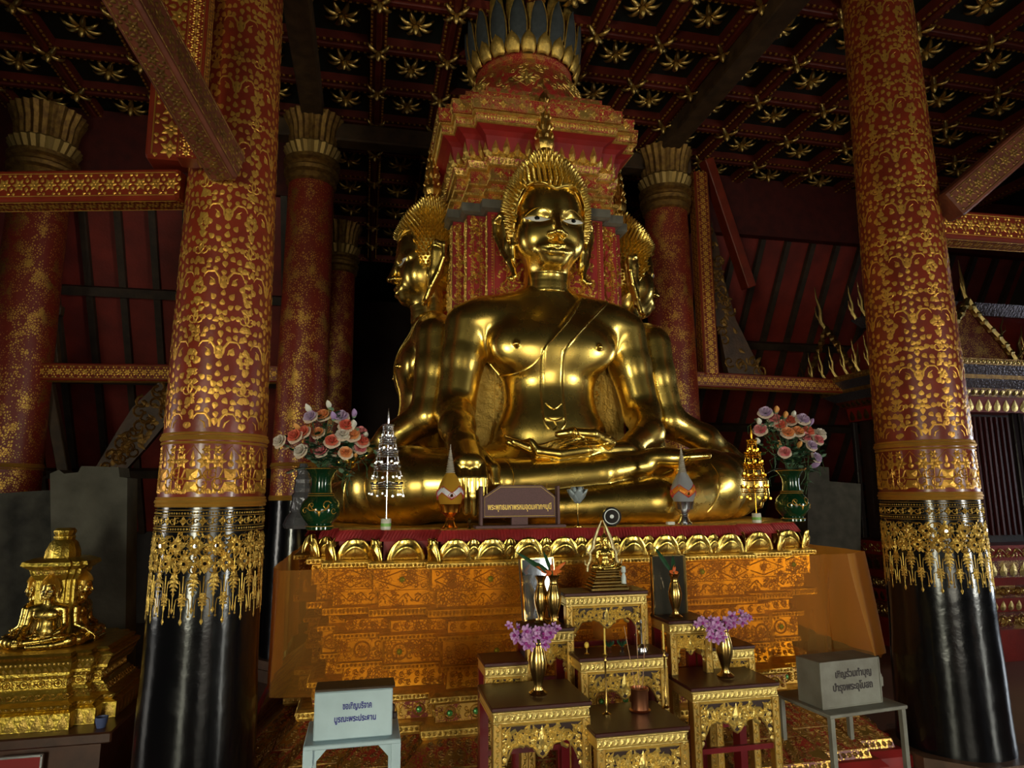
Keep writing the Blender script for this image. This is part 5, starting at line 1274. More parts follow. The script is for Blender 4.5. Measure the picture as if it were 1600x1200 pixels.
# ------------------------------------------------------------------ the altar tables
def table(name_lab, fl, fr, Y, depth, zt, zb, cut=False, apron=.16, stretcher=True):
    """fl/fr: pixels of the front top corners"""
    a = at(*fl, Y=Y); b = at(*fr, Y=Y); w = b[0]-a[0]; cx = (a[0]+b[0])/2; zt = zt if zt else (a[2]+b[2])/2
    c = thing('carved_altar_table', (cx, Y+depth/2, 0), name_lab, 'table')
    hw, hd = w/2, depth/2
    mb = MB(); mb.box((0, 0, zt-.008), (w, depth, .016), bev=.003); mb.build('table_top', M['tabletop'], c)
    mb = MB(); mb.box((0, 0, zt-.021), (w*.985, depth*.98, .012), bev=.004); mb.box((0, 0, zt-.040), (w*.95, depth*.95, .026)); mb.box((0, 0, zt-.058), (w*.97, depth*.97, .010), bev=.003); rim = mb.build('rim', M['giltp'], c)
    o = Orn(plane_fn((-w*.475, -depth*.475, zt-.053), (1, 0, 0), (0, 0, 1), (0, -1, 0))); n = int(w*.95/.022)
    for q in range(n): o.poly([(q*w*.95/n, .001), ((q+.7)*w*.95/n, .001), ((q+1.0)*w*.95/n, .025), ((q+.3)*w*.95/n, .025)], .006)
    o.build('rim_gadroons', M['giltp'], rim)
    # front apron: a frame board with a scalloped lower edge and pierced-looking scrolls
    ah = apron; z1 = zt-.063; ew = w*.97/2
    low = []
    for i in range(25):
        t = i/24*2-1; a_ = abs(t); d = ah*(.92-.55*(1-exp(-((1-a_)*3.2)**2)))+ah*.42*exp(-(t/.33)**2)*1.0+ah*.05*cos(t*14)
        low.append((t*(ew-.030), z1-d))
    mb = MB(); pol = [(-(ew-.03), z1)]+low+[(ew-.03, z1)]
    mid = len(pol)
    for i in range(24):
        p0, p1 = low[i], low[i+1]; mb.slab([(p0[0], p0[1]), (p1[0], p1[1]), (p1[0], z1), (p0[0], z1)], (0, -hd+.012, 0), (1, 0, 0), (0, 0, 1), (0, 1, 0), .012)
    ap = mb.build('apron', mat('dark_carved_ground', (.025, .006, .003), .6, 0), c, smooth=False)
    o = Orn(plane_fn((0, -hd+.011, 0), (1, 0, 0), (0, 0, 1), (0, -1, 0)))
    o.strip([(x, z+.004) for x, z in low], .010, .007); o.strip([(-ew+.03, z1-.006), (ew-.03, z1-.006)], .010, .006)
    zc = z1-ah*.38; o.flame(0, zc-ah*.30, ah*.60, ah*.42, .012)
    for d in (-1, 1):
        for k, (fx, fz, s_) in enumerate(((.24, -.05, .34), (.44, .08, .34), (.62, -.02, .36), (.84, -.20, .30), (.86, .22, .2), (.16, .2, .22), (.34, .24, .18))):
            x = d*fx*(ew-.03); z = zc+fz*ah*(.7); o.curl(x, z, (pi/2 if k % 2 else -pi/2)*d, ah*s_*1.15, d if k % 2 else -d, .26, h=.008)
            for q in range(4): o.leaf(x, z, q*1.6+k, ah*.20, ah*.09, .008)
        for q in range(5): o.leaf(d*(ew-.045), z1-ah*(.15+.2*q), -pi/2+d*.3*(-1)**q, ah*.2, ah*.13, .007)
    o.build('apron_scrolls', M['giltp'], ap)['kind'] = 'stuff'
    lw = .036
    for sx in (-1, 1):
        for sy in (-1, 1):
            h0 = zb; mb = MB()
            mb.box((sx*(ew-lw/2), sy*(hd*.97-lw/2), (z1+h0)/2), (lw, lw, z1-h0)); mb.box((sx*(ew-lw/2+.006), sy*(hd*.97-lw/2+.004*0), h0+.012), (lw*1.3, lw*1.3, .024), bev=.004)
            lg = mb.build('leg', M['maroon'] if sy > 0 else mat('gilded_leg', (.70, .45, .12), .4, .9), c, smooth=False)
            if sy < 0:
                o = Orn(plane_fn((sx*(ew-lw/2)-lw/2, -hd*.97, h0), (1, 0, 0), (0, 0, 1), (0, -1, 0))); n = int((z1-h0)/.035)
                for q in range(n):
                    z = (q+.5)*(z1-h0)/n; o.curl(lw/2, z, pi/2, .020, 1 if q % 2 else -1, .22, h=.005); o.leaf(lw*.35, z+.014, .5, .014, .010, .004); o.leaf(lw*.65, z-.012, 2.5, .014, .010, .004)
                for q in (.06, .94): o.strip([(lw*q, 0), (lw*q, z1-h0)], .004, .004)
                o.build('leg_carving', M['giltp'], lg)['kind'] = 'stuff'
    if stretcher and zb < zt-.4:
        for z, sy in ((zt-.27, -1), (zt-.27, 1), (zb+.10, 1)): mb = MB(); mb.box((0, sy*(hd*.97-lw/2), z), (2*ew-lw, .018, .022)); mb.build('stretcher', M['maroon'], c, smooth=False)
        for sx in (-1, 1): mb = MB(); mb.box((sx*(ew-lw/2), 0, zb+.13), (.018, 2*hd-lw, .022)); mb.build('stretcher', M['maroon'], c, smooth=False)
    return c, zt
tfl, zfl = table('tall carved gilt altar table at front left with orchid vase on it', (768, 1108), (925, 1095), -2.62, .34, None, 0)
tfr, zfr = table('tall carved gilt altar table at front right with orchid vase on it', (1080, 1080), (1218, 1062), -2.42, .34, None, 0, apron=.17)
tfc, zfc = table('low carved gilt altar table at front centre with incense pot', (930, 1148), (1078, 1133), -2.72, .34, None, 0)
tmc, zmc = table('middle carved gilt altar table between the side tables, with candles', (905, 1030), (1045, 1020), -2.34, .20, None, 0, apron=.15)
ttc, ztc = table('topmost carved gilt altar table carrying the miniature statue', (882, 930), (1013, 920), -2.13, .19, None, 0, apron=.13)
tul, zul = table('carved gilt side table left of the topmost, with brass vases', (822, 985), (898, 979), -2.20, .22, None, 0, apron=.12)
tur, zur = table('carved gilt side table right of the topmost, with one brass vase', (1045, 972), (1112, 966), -2.20, .22, None, 0, apron=.12)
tol, zol = table('outermost left low side table of the gilt set', (757, 1038), (826, 1032), -2.27, .20, None, 0, apron=.12)
tor, zor = table('outermost right low side table of the gilt set', (1112, 1012), (1180, 1008), -2.14, .20, None, 0, apron=.12)
# brass vases
def brass_vase(loc, h, label, m='brass'):
    c = thing('brass_vase', loc, label, 'vase'); s_ = h/.20
    mb = MB(); mb.lathe([(r*s_, z*s_) for r, z in ((.030, 0), (.032, .006), (.018, .016), (.014, .03), (.020, .05), (.030, .085), (.032, .11), (.026, .14), (.017, .165), (.017, .18), (.028, .2), (.024, .2), (.012, .17))], 28, flute=0); mb.build('vase_body', M[m], c)
    mb = MB(); mb.lathe([(.0165*s_, .16*s_), (.0205*s_, .163*s_), (.0165*s_, .167*s_)], 24); mb.build('turned_ring', M[m], c); return c
def tz(px, Y, z): p = at(px, 900, Y=Y); return (p[0], Y, z)
def px_on(px, Y, z):   # x so that the point (x,Y,z) shows in column px
    lo, hi = -3.5, 3.5
    for _ in range(40):
        mid = (lo+hi)/2
        if pj(mid, Y, z)[0] < px: lo = mid
        else: hi = mid
    return (lo, Y, z)
v1 = px_on(841, -2.48, zfl); brass_vase(v1, .24, 'brass vase of purple orchids on the front left gilt table')
v2 = px_on(1134, -2.28, zfr); brass_vase(v2, .25, 'brass vase of purple orchids on the front right gilt table')
v3 = px_on(866, -2.12, zul); brass_vase(v3, .23, 'brass vase of orange heliconia on the left upper side table, nearer the topmost table')
v3b = px_on(846, -2.08, zul); brass_vase(v3b, .22, 'dull brass vase close to the picture frame on the left upper side table')
v4 = px_on(1056, -2.12, zur); brass_vase(v4, .21, 'brass vase with one heliconia on the right upper side table')
# orchids
opm = mat('purple_orchid_petal', (.33, .06, .36), .5, 0, col2=(.62, .38, .62), vscale=60); olm = mat('orchid_lip', (.30, .02, .22), .5)
def orchid_spray(base, pts, label, group, seed):
    c = thing('orchid_spray', base, label, 'flower', group); rg = random.Random(seed); B0 = Vector(base); P = [Vector(p)-B0 for p in pts]
    mb = MB(); mb.tube([(0, 0, 0)]+P, .002, 5); mb.build('stem', M['stem'], c); proto = None
    def on(t): k = int(t*(len(P)-1)); k = min(k, len(P)-2); f = t*(len(P)-1)-k; return P[k]*(1-f)+P[k+1]*f
    n = 8
    for i in range(n):
        t = .15+.85*i/(n-1); p = on(min(t, 1))+Vector((rg.uniform(-.02, .02), rg.uniform(-.03, .01), rg.uniform(-.02, .025))); sc = .9 if i < n-2 else .6
        if proto is None:
            mb = MB()
            for k in range(5):
                a = 2*pi*k/5+pi/2; w = .014 if k in (1, 4) else .010; L = .032; d = Vector((cos(a), 0, sin(a))); e = Vector((-sin(a), 0, cos(a)))
                vs = [Vector((0, 0, 0)), d*L*.35+e*w*.8, d*L*.75+e*w*.8, d*L+Vector((0, -.004, 0)), d*L*.75-e*w*.8, d*L*.35-e*w*.8, d*L*.55+Vector((0, -.005, 0))]; mb.add(vs, [(0, 6, 1), (1, 6, 2), (2, 6, 3), (3, 6, 4), (4, 6, 5), (5, 6, 0)])
            mb.mi = 1; mb.lathe([(.001, -.002), (.006, .002), (.008, .012), (.003, .014)], 8); 
            for q in range(len(mb.v)-32, len(mb.v)): x, y, z = mb.v[q]; mb.v[q] = (x, -z, y-.003)
            proto = mb.build('blossom', [opm, olm], c); o = proto
        else: o = proto.copy(); COL.objects.link(o); o.parent = c
        o.location = p; o.rotation_euler = (rg.uniform(-.7, .5), rg.uniform(-1, 1), rg.uniform(-.9, .6)); o.scale = (sc,)*3
    return c
def mp(lst, Y): return [tuple(at(x, y, Y=Y)) for x, y in lst]
b1 = (v1[0], v1[1], v1[2]+.225); b2 = (v2[0], v2[1], v2[2]+.235)
orchid_spray(b1, mp([(832, 1005), (815, 992), (800, 980)], -2.52), 'purple orchid spray leaning left in the front left brass vase', None, 1)
orchid_spray(b1, mp([(842, 1008), (848, 993), (858, 985), (870, 988)], -2.55), 'purple orchid spray leaning right in the front left brass vase', None, 2)
orchid_spray(b1, mp([(835, 1010), (828, 1000), (822, 990), (835, 984)], -2.58), 'purple orchid spray upright in the middle of the front left vase', None, 3)
orchid_spray(b2, mp([(1125, 1000), (1105, 985), (1085, 970)], -2.32), 'purple orchid spray leaning left in the front right brass vase', None, 4)
orchid_spray(b2, mp([(1135, 992), (1140, 975), (1155, 962), (1168, 960)], -2.30), 'loose purple orchid spray reaching right from front right vase', None, 5)
orchid_spray(b2, mp([(1128, 1002), (1118, 985), (1112, 972)], -2.34), 'short purple orchid spray upright in the front right brass vase', None, 6)
hel = mat('orange_heliconia', (.75, .20, .03), .4, 0, col2=(.55, .09, .02), vscale=20)
def blade(mb, a, b, w):
    a = Vector(a); b = Vector(b); d = b-a; s_ = d.cross(Vector((0, 1, 0))).normalized(); n_ = s_.cross(d).normalized(); vs = []
    for i in range(7):
        t = i/6; q = w*sin(pi*(t*.9+.05)); c = a+d*t; vs += [c-s_*q, c+n_*q*.5, c+s_*q]
    fs = []
    for i in range(6):
        for k in (0, 1): fs.append((3*i+k, 3*i+k+1, 3*i+4+k, 3*i+3+k))
    mb.add(vs, fs)
def heliconia(v, h, tips, greens, label):
    c = thing('heliconia_stem', (v[0], v[1], v[2]+h), label, 'flower'); B0 = Vector((v[0], v[1], v[2]+h))
    mb = MB(); T0 = [Vector(p)-B0 for p in tips]; m_ = sum(T0, Vector())/len(T0); mb.tube([(0, 0, -.02), m_*.5, m_*.8], .003, 5); mb.build('stem', M['stem'], c)
    for p in T0:
        mb = MB(); b = m_*.55; blade(mb, b, p, .009); mb.build('bract', hel, c)
    for p in greens: mb = MB(); blade(mb, (0, 0, 0), Vector(p)-B0, .011); mb.build('leaf', M['leafg'], c)
heliconia(v3, .22, mp([(862, 880), (884, 878), (878, 892), (838, 885), (846, 893), (852, 899), (872, 900)], -2.14), mp([(806, 862), (849, 862), (840, 880)], -2.16), 'orange heliconia with green blades in brass vases beside the left picture frame')
heliconia(v4, .20, mp([(1054, 882), (1046, 892), (1060, 894), (1050, 900)], -2.14), mp([(1023, 855), (1051, 868)], -2.16), 'sparse heliconia with a long green blade before the right picture frame')
# picture frames
def frame(c4, Y, label, bright, m):
    P = [at(*p, Y=Y) for p in c4]; x0, x1 = P[0][0], P[1][0]; z1 = (P[0][2]+P[1][2])/2; z0 = (P[2][2]+P[3][2])/2
    c = thing('picture_frame', ((x0+x1)/2, Y, z0), label, 'picture frame'); w = x1-x0; h = z1-z0
    mb = MB(); mb.box((0, .012, h/2), (w, .012, h)); mb.build('backing', m, c, smooth=False)
    mb = MB(); t = .006
    for s_ in (-1, 1): mb.box((s_*(w/2-t/2), 0, h/2), (t, .014, h)); mb.box((0, 0, h/2+s_*(h/2-t/2)), (w, .014, t))
    mb.build('frame_edge', M['brass'], c, smooth=False)
    mb = MB(); mb.box((0, .003, h/2), (w-2*t, .003, h-2*t)); mb.build('glass', mat('picture_glass', (.55, .58, .62), .04, .85) if bright else mat('dim_picture_glass', (.10, .09, .07), .08, .6), c, smooth=False)
    return c
f1 = frame([(815, 872), (873, 872), (873, 968), (818, 968)], -2.02, 'mirror-like glazed picture frame left of the topmost table', True, M['plaster']); f1.rotation_euler = (-.12, 0, .272)
frame([(1017, 868), (1070, 866), (1071, 960), (1022, 962)], -2.02, 'glazed frame with dark floral picture right of the topmost table', False, mat('dark_floral_print', (.10, .09, .04), .4, 0, col2=(.02, .02, .012), vscale=22))
fs_, zs_ = None, None
# miniature bronze statue under a flaming arch
vm = px_on(946, -2.04, ztc); c = thing('miniature_statue', vm, 'small bronze seated statue under a pointed flame arch on the topmost table', 'statue')
brz = mat('dark_bronze', (.42, .28, .09), .25, 1); mb = MB()
for i, (w, z, h) in enumerate(((.20, 0, .018), (.185, .018, .014), (.165, .032, .016), (.150, .048, .010), (.135, .058, .016), (.125, .074, .012), (.13, .086, .012))): mb.box((0, .0, z+h/2), (w, w*.72, h), bev=.004)
mb.build('stepped_pedestal', brz, c)
SS = .105; k = fig.copy(); bz = [q for q in COL.objects if q.parent == fig and q.name.startswith(('body', 'hair', 'flame'))]
for q in bz:
    d = q.copy(); COL.objects.link(d); d.parent = c; d.scale = (SS*.62,)*3; d.location = (0, .045, .097); d.name = 'small_'+q.name.split('.')[0]
bpy.data.objects.remove(k)
mb = MB(); mb.lathe([(.034, .096), (.026, .14), (.012, .165)], 12, sx=1.0, sy=.6, c=(-.002, -.005, 0)); ob = mb.build('orange_robe', mat('orange_robe_cloth', (.62, .17, .02), .6), c)
mb = MB()
for s_ in (-1, 1):
    P = [(s_*.086, .02, .085), (s_*.082, .02, .115), (s_*.066, .02, .150), (s_*.070, .02, .175), (s_*.052, .02, .20), (s_*.046, .02, .235), (s_*.026, .02, .285), (s_*.004, .02, .335)]
    mb.tube(P, [.008, .009, .010, .008, .010, .010, .009, .003], 6)
    for q in (1, 3): p = P[q]; mb.tube([p, (p[0]+s_*.014, .02, p[2]+.006), (p[0]+s_*.016, .02, p[2]+.03)], [.006, .005, .001], 5)
mb.build('flame_arch', mat('pale_gilt_arch', (.80, .68, .38), .35, 1, bump=.6, bscale=150), c)
pp = px_on(968, -2.10, ztc); mb = MB(); mb.lathe([(.012, 0), (.012, .03), (.006, .05), (.012, .055), (.010, .08), (.0005, .085)], 10); tag(mb.build('little_figurine', mat('pale_blue_figurine', (.55, .62, .62), .4), loc=(vm[0]+.075, -2.10, ztc+.033)), 'tiny pale blue figurine beside the miniature statue', 'figurine')
# small things on the tables
def candlestick(px, Y, z, h, label, m, wax=True):
    c = thing('candlestick', px_on(px, Y, z), label, 'candlestick')
    mb = MB(); mb.lathe([(.018, 0), (.018, .004), (.006, .012), (.004, .03), (.007, .04), (.004, .05), (.004, h*.6), (.007, h*.62), (.004, h*.65), (.009, h*.7)], 14); mb.build('stand', m, c)
    if wax: mb = MB(); mb.lathe([(.004, h*.7), (.004, h), (.001, h+.003)], 8); mb.build('candle', M['wax'], c)
candlestick(948, -2.52, zfc, .34, 'thin brass candlestick with yellow candle left of the incense pot', M['brass'])
candlestick(1041, -2.50, zfc, .34, 'thin brass candlestick with yellow candle right of the incense pot', M['brass'])
c = thing('incense_pot', px_on(1000, -2.50, zfc), 'copper incense pot holding three long sticks on the front centre table', 'pot')
mb = MB(); mb.lathe([(.042, 0), (.045, .004), (.036, .008), (.036, .085), (.039, .09), (.033, .09), (.03, .07)], 28); mb.build('pot_body', M['copper'], c)
mb = MB(); mb.lathe([(.03, .070), (.0005, .075)], 16, cap=False); mb.build('ash', M['plaster'], c)
for i, (x0, x1) in enumerate(((-.012, -.055), (0, .0), (.012, .045))): mb = MB(); mb.tube([(x0, 0, .06), (x1, .01, .34+.01*i)], .0016, 5); mb.build('incense_stick', mat('incense_stick', (.45, .25, .12), .6), c)
c = thing('small_candle_stand', px_on(917, -2.26, zmc), 'tiny yellow candle on a stand at the left of the middle table', 'candle'); mb = MB(); mb.lathe([(.012, 0), (.004, .006), (.003, .02), (.008, .026)], 10); mb.build('stand', M['brass'], c); mb = MB(); mb.ball((0, 0, .038), .011, 10, 6, (1, 1, 1.3)); mb.build('wax', M['wax'], c)
for px, lab in ((952, 'tiny potted flower left of the other on the middle table'), (972, 'tiny potted flower right of the other on the middle table')):
    c = thing('tiny_flower_pot', px_on(px, -2.26, zmc), lab, 'flower pot'); mb = MB(); mb.lathe([(.010, 0), (.006, .006), (.012, .022)], 10); mb.build('pot', M['silver'] if px > 960 else M['copper'], c); mb = MB()
    for q in range(9): a = q*2.4; mb.add([(0, 0, .02), (.02*cos(a)-.004, .02*sin(a), .04), (.024*cos(a), .024*sin(a), .052), (.02*cos(a)+.004, .02*sin(a), .04)], [(0, 1, 2, 3)])
    mb.build('foliage', M['leafg'], c)
c = thing('silver_lamp_stand', px_on(1003, -2.27, zmc), 'small silver dome-footed lamp stand on the right of the middle table', 'lamp'); mb = MB(); mb.lathe([(.028, 0), (.028, .004), (.024, .018), (.010, .028), (.004, .032), (.003, .12), (.006, .125), (.002, .14)], 18); mb.build('stand', M['silver'], c)
mb = MB(); mb.tube([(0, 0, .085), (-.02, 0, .10), (-.028, -.003, .075)], .0015, 5); mb.ball((-.028, -.003, .072), .007, 8, 5); mb.ball((-.012, 0, .10), .006, 8, 5); mb.build('hanging_beads', M['mirror'], c)
# ------------------------------------------------------------------ donation boxes on stands
def zfloor_thing(): pass
Y = -2.72; A = at(492, 1080, Y=Y); Bq = at(614, 1075, Y=Y); A2 = at(492, 1158, Y=Y); w = Bq[0]-A[0]; zt = (A[2]+Bq[2])/2; zb = A2[2]; cx = (A[0]+Bq[0])/2
st = thing('blue_metal_stand', (cx, Y+.10, 0), 'pale blue metal stand with corner gussets under the left donation box', 'stand')
zs = zb-.012; mb = MB(); mb.box((.0, 0, zs), (w*1.22, .27, .016), bev=.003); mb.build('shelf', M['boxblue'], st)
for sx in (-1, 1):
    for sy in (-1, 1):
        mb = MB(); mb.box((sx*(w*.61-.016), sy*.12, zs/2), (.032, .026, zs)); mb.slab([(0, 0), (-sx*.05, 0), (0, -.055)][::(1 if sx > 0 else -1)], (sx*(w*.61-.03), sy*.12-.002, zs-.008), (1, 0, 0), (0, 0, 1), (0, 1, 0), .004); mb.build('leg', M['boxblue'], st, smooth=False)
mb = MB(); mb.box((0, -.12, .25), (w*1.15, .014, .02)); mb.build('rail', M['boxblue'], st)
bx = thing('donation_box', (cx, Y+.10, zb-.003), 'pale blue metal donation box with two lines of blue Thai writing', 'donation box')
mb = MB(); mb.box((0, -.05, (zt-zb)/2), (w, .10, zt-zb), bev=.004); mb.build('body', M['boxblue'], bx)
mb = MB(); mb.box((.004, -.046, zt-zb+.005), (w*1.03, .105, .010), bev=.003); mb.build('lid', M['brown'], bx)
mb = MB(); mb.box((w/2+.004, -.07, .085), (.010, .02, .025), bev=.002); mb.lathe([(.010, .05), (.012, .06), (.010, .07)], 10, c=(w/2+.008, -.07, 0)); mb.build('hasp', M['dark'], bx)
text_obj('ขอเชิญบริจาค', .03, M['inkblue'], bx, (.012, -.1008, (zt-zb)*.68), (pi/2, 0, 0), w*.37, .028, .0007)
text_obj('บูรณะพระประธาน', .03, M['inkblue'], bx, (.006, -.1008, (zt-zb)*.42), (pi/2, 0, 0), w*.53, .030, .0007)
Y = -2.12; A = at(1273, 1033, Y=Y); Bq = at(1375, 1027, Y=Y); A2 = at(1275, 1107, Y=Y); w = Bq[0]-A[0]; zt = (A[2]+Bq[2])/2; zb = A2[2]; cx = (A[0]+Bq[0])/2; rz = .10
st = thing('grey_metal_stand', (cx+.02, Y+.13, 0), 'thin-legged grey metal stand under the right donation box', 'stand', rz=rz)
zs = zb-.012; mb = MB(); mb.box((0.0, 0, zs), (w*1.28, .42, .018), bev=.003); mb.build('shelf', M['boxgrey'], st)
for sx in (-1, 1):
    for sy in (-1, 1): mb = MB(); mb.box((sx*(w*.62-.014)+(.02 if sy > 0 else 0), sy*.19, zs/2), (.024, .024, zs)); mb.build('leg', M['boxgrey'], st, smooth=False)
bx = thing('donation_box', (cx, Y+.085, zb-.003), 'old off-white donation box with dark Thai writing beside the right column', 'donation box', rz=rz)
mb = MB(); mb.box((0, 0, (zt-zb)/2), (w, .17, zt-zb), bev=.003); mb.build('body', M['boxgrey'], bx)
mb = MB(); mb.box((w/2+.012, -.06, .12), (.04, .014, .03), bev=.003); mb.box((w/2+.03, -.06, .095), (.014, .014, .05), bev=.002); mb.build('latch', M['boxgrey'], bx)
mb = MB(); t = .006
for s_ in (-1, 1): mb.box((s_*(w/2-t/2), -.086, (zt-zb)/2), (t, .004, zt-zb)); mb.box((0, -.086, (zt-zb)/2+s_*((zt-zb)/2-t/2)), (w, .004, t))
mb.build('front_rim', M['boxgrey'], bx)
text_obj('เชิญร่วมทำบุญ', .04, M['inkdark'], bx, (.02, -.0862, (zt-zb)*.70), (pi/2, 0, 0), w*.60, .055, .0012)
text_obj('บำรุงพระอุโบสถ', .04, M['inkdark'], bx, (.01, -.0862, (zt-zb)*.42), (pi/2, 0, 0), w*.66, .055, .0012)
# ------------------------------------------------------------------ small gilt altar at the far left
Y = -.95; z0 = at(60, 1140, Y=Y)[2]; cxl = at(72, 1000, Y=Y+.3)[0]
lg = thing('small_gilt_altar', (cxl, Y+.42, z0), 'small gilt model of the four-faced altar on a brown ledge at the left', 'altar model')
def sq(hw, r=.16): return redent(hw, None, hw*(1-r), None, hw*.62)
def small_tier(name, prof, m, orn=None):
    mb = MB(); P = [sq(r) for z, r in prof]; n = len(P[0])
    for (z, r), pp in zip(prof, P): mb.v += [(x, y, z) for x, y in pp]
    for j in range(len(prof)-1):
        for i in range(n): mb.f.append((j*n+i, j*n+(i+1) % n, (j+1)*n+(i+1) % n, (j+1)*n+i)); mb.m.append(0)
    mb.f.append(tuple(range(n))[::-1]); mb.m.append(0); mb.f.append(tuple((len(prof)-1)*n+i for i in range(n))); mb.m.append(0)
    o = mb.build(name, m, lg, smooth=False)
    if orn:
        oo = Orn(None)
        for j, style in orn:
            for i in range(n):
                a = np.array([*P[j][i], prof[j][0]]); b = np.array([*P[j][(i+1) % n], prof[j][0]]); c_ = np.array([*P[j+1][i], prof[j+1][0]]); d_ = np.array([*P[j+1][(i+1) % n], prof[j+1][0]])
                e = b-a; L = np.linalg.norm(e)
                if L < .03: continue
                if e[0] < 0 or (abs(e[0]) < 1e-4 and e[1] < 0): continue
                u = e/L; v = (c_+d_)/2-(a+b)/2; H = np.linalg.norm(v); v /= H; nn = np.cross(u, v); oo.fn = plane_fn((a+b)/2-u*L/2+nn*.001, u, v, nn); fill(oo, style, L, H, 0, 0, .8)
        oo.build('gilt_relief', M['gilt'], o)['kind'] = 'stuff'
    return o
YG = mat('yellow_gold_paint', (.78, .56, .10), .32, .9, bump=.5, bscale=70, col2=(.60, .40, .06), vscale=20)
zz = at(60, 1020, Y=Y+.1)[2]-z0; hb = zz
small_tier('plinth', [(0, .46), (hb*.22, .46), (hb*.26, .42)], YG, [(0, 'petal')])
small_tier('lower_mouldings', [(hb*.26, .43), (hb*.33, .45), (hb*.36, .40), (hb*.46, .37), (hb*.50, .36)], YG, [(0, 'bead'), (2, 'scroll')])
small_tier('frieze', [(hb*.50, .345), (hb*.64, .345)], YG, [(0, 'circle')])
small_tier('upper_mouldings', [(hb*.64, .36), (hb*.70, .38), (hb*.74, .38), (hb*.84, .40), (hb*.90, .41), (hb*.93, .39)], YG, [(0, 'bead'), (2, 'petal'), (3, 'bead')])
small_tier('lotus_throne', [(hb*.93, .36), (hb*.97, .385), (hb, .37)], YG, [(0, 'petal')])
ht = at(95, 825, Y=Y+.42)[2]-z0
pw = .118
small_tier('pillar', [(hb, pw*.9), (hb+(ht-hb)*.60, pw*.9)], YG, [(0, 'carve')])
small_tier('cornice', [(hb+(ht-hb)*.55, pw*.95), (hb+(ht-hb)*.60, pw*1.15), (hb+(ht-hb)*.64, pw*1.2), (hb+(ht-hb)*.68, pw*1.55), (hb+(ht-hb)*.71, pw*1.5), (hb+(ht-hb)*.74, pw*1.1)], YG, [(1, 'bead'), (2, 'petal')])
mb = MB(); q0 = hb+(ht-hb)*.74; e = ht-q0; mb.lathe([(pw*.80, q0), (pw*.78, q0+e*.2), (pw*.62, q0+e*.5), (pw*.45, q0+e*.62), (pw*.48, q0+e*.66), (pw*.48, q0+e*.72), (pw*.42, q0+e*.75), (pw*.5, q0+e*.85), (pw*.5, q0+e*.92), (pw*.4, q0+e)], 28, flute=14, fd=.03); mb.build('bell_top', YG, lg)
SC_ = (ht-hb)*.60/3.1*1.15
for i, (dx, dy, rz_, lab) in enumerate(((0, -.035, 0, 'small golden seated statue facing front on the miniature gilt altar'), (.035, 0, pi/2, 'small golden seated statue turned right on the miniature gilt altar'), (-.035, 0, -pi/2, 'small golden seated statue turned left on the miniature gilt altar'))):
    o = copy_tree(fig); o.name = 'small_buddha_statue'; o.scale = (SC_,)*3; o.rotation_euler = (0, 0, rz_); o['label'] = lab; o['group'] = 'small statues of the miniature altar'
    o.location = (cxl+dx*.5, Y+.42+dy*.5, z0+hb+.001)
for i, a in enumerate((-.9, -.75, -.62)):
    pass
mb = MB(); A = at(200, 1130, Y=Y); wl = .75
ldg = thing('brown_ledge', (cxl, Y+.42, 0), 'dark brown wooden ledge under the small gilt altar', 'ledge')
mb.box((-.15, -.02, z0-.03), (1.36, 1.06, .058), bev=.008); mb.box((-.15, 0, z0/2-.03), (1.2, .9, z0-.06)); mb.build('top', mat('brown_red_wood', (.12, .045, .022), .4, 0, var=.4), ldg)
pp = at(40, 1190, Y=Y-.08); mb = MB(); mb.box((0, 0, 0), (.20, .012, .10)); o = thing('framed_red_notice', (pp[0]-.03, Y-.065, pp[2]-.03), 'red notice in an aluminium frame below the ledge, bottom left corner', 'notice'); mb.build('red_panel', mat('red_notice_paint', (.42, .02, .02), .5), o)
mb = MB(); 
for s_ in (-1, 1): mb.box((s_*.103, -.006, 0), (.010, .02, .112)); mb.box((0, -.006, s_*.053), (.21, .02, .010))
mb.build('aluminium_frame', M['silver'], o)
pp = px_on(160, Y-.02, z0); mb = MB(); mb.lathe([(.022, 0), (.030, .03), (.032, .055), (.029, .055), (.02, .01)], 18); tag(mb.build('blue_cup', M['blue'], loc=(pp[0], Y-.04, z0)), 'small blue cup at the right corner of the brown ledge', 'cup')
mb = MB(); mb.box((0, 0, 0), (.02, .03, .34)); pp = at(205, 907, Y=.9); c = thing('window_slit', (pp[0], .9, pp[2]), 'thin pinkish lit slit of a shutter right of the plaster slab', 'shutter')
mb = MB(); mb.box((-.02, 0, .18-(pp[2]+.18)/2), (.06, .02, pp[2]+.18)); mb.build('shutter_frame', M['maroon'], c); mb = MB(); mb.box((.0, -.012, 0), (.012, .004, .30)); mb.build('light_gap', mat('painted_gap_light', (.75, .45, .40), .5), c)  # light showing through the gap is put in as pale pink colour
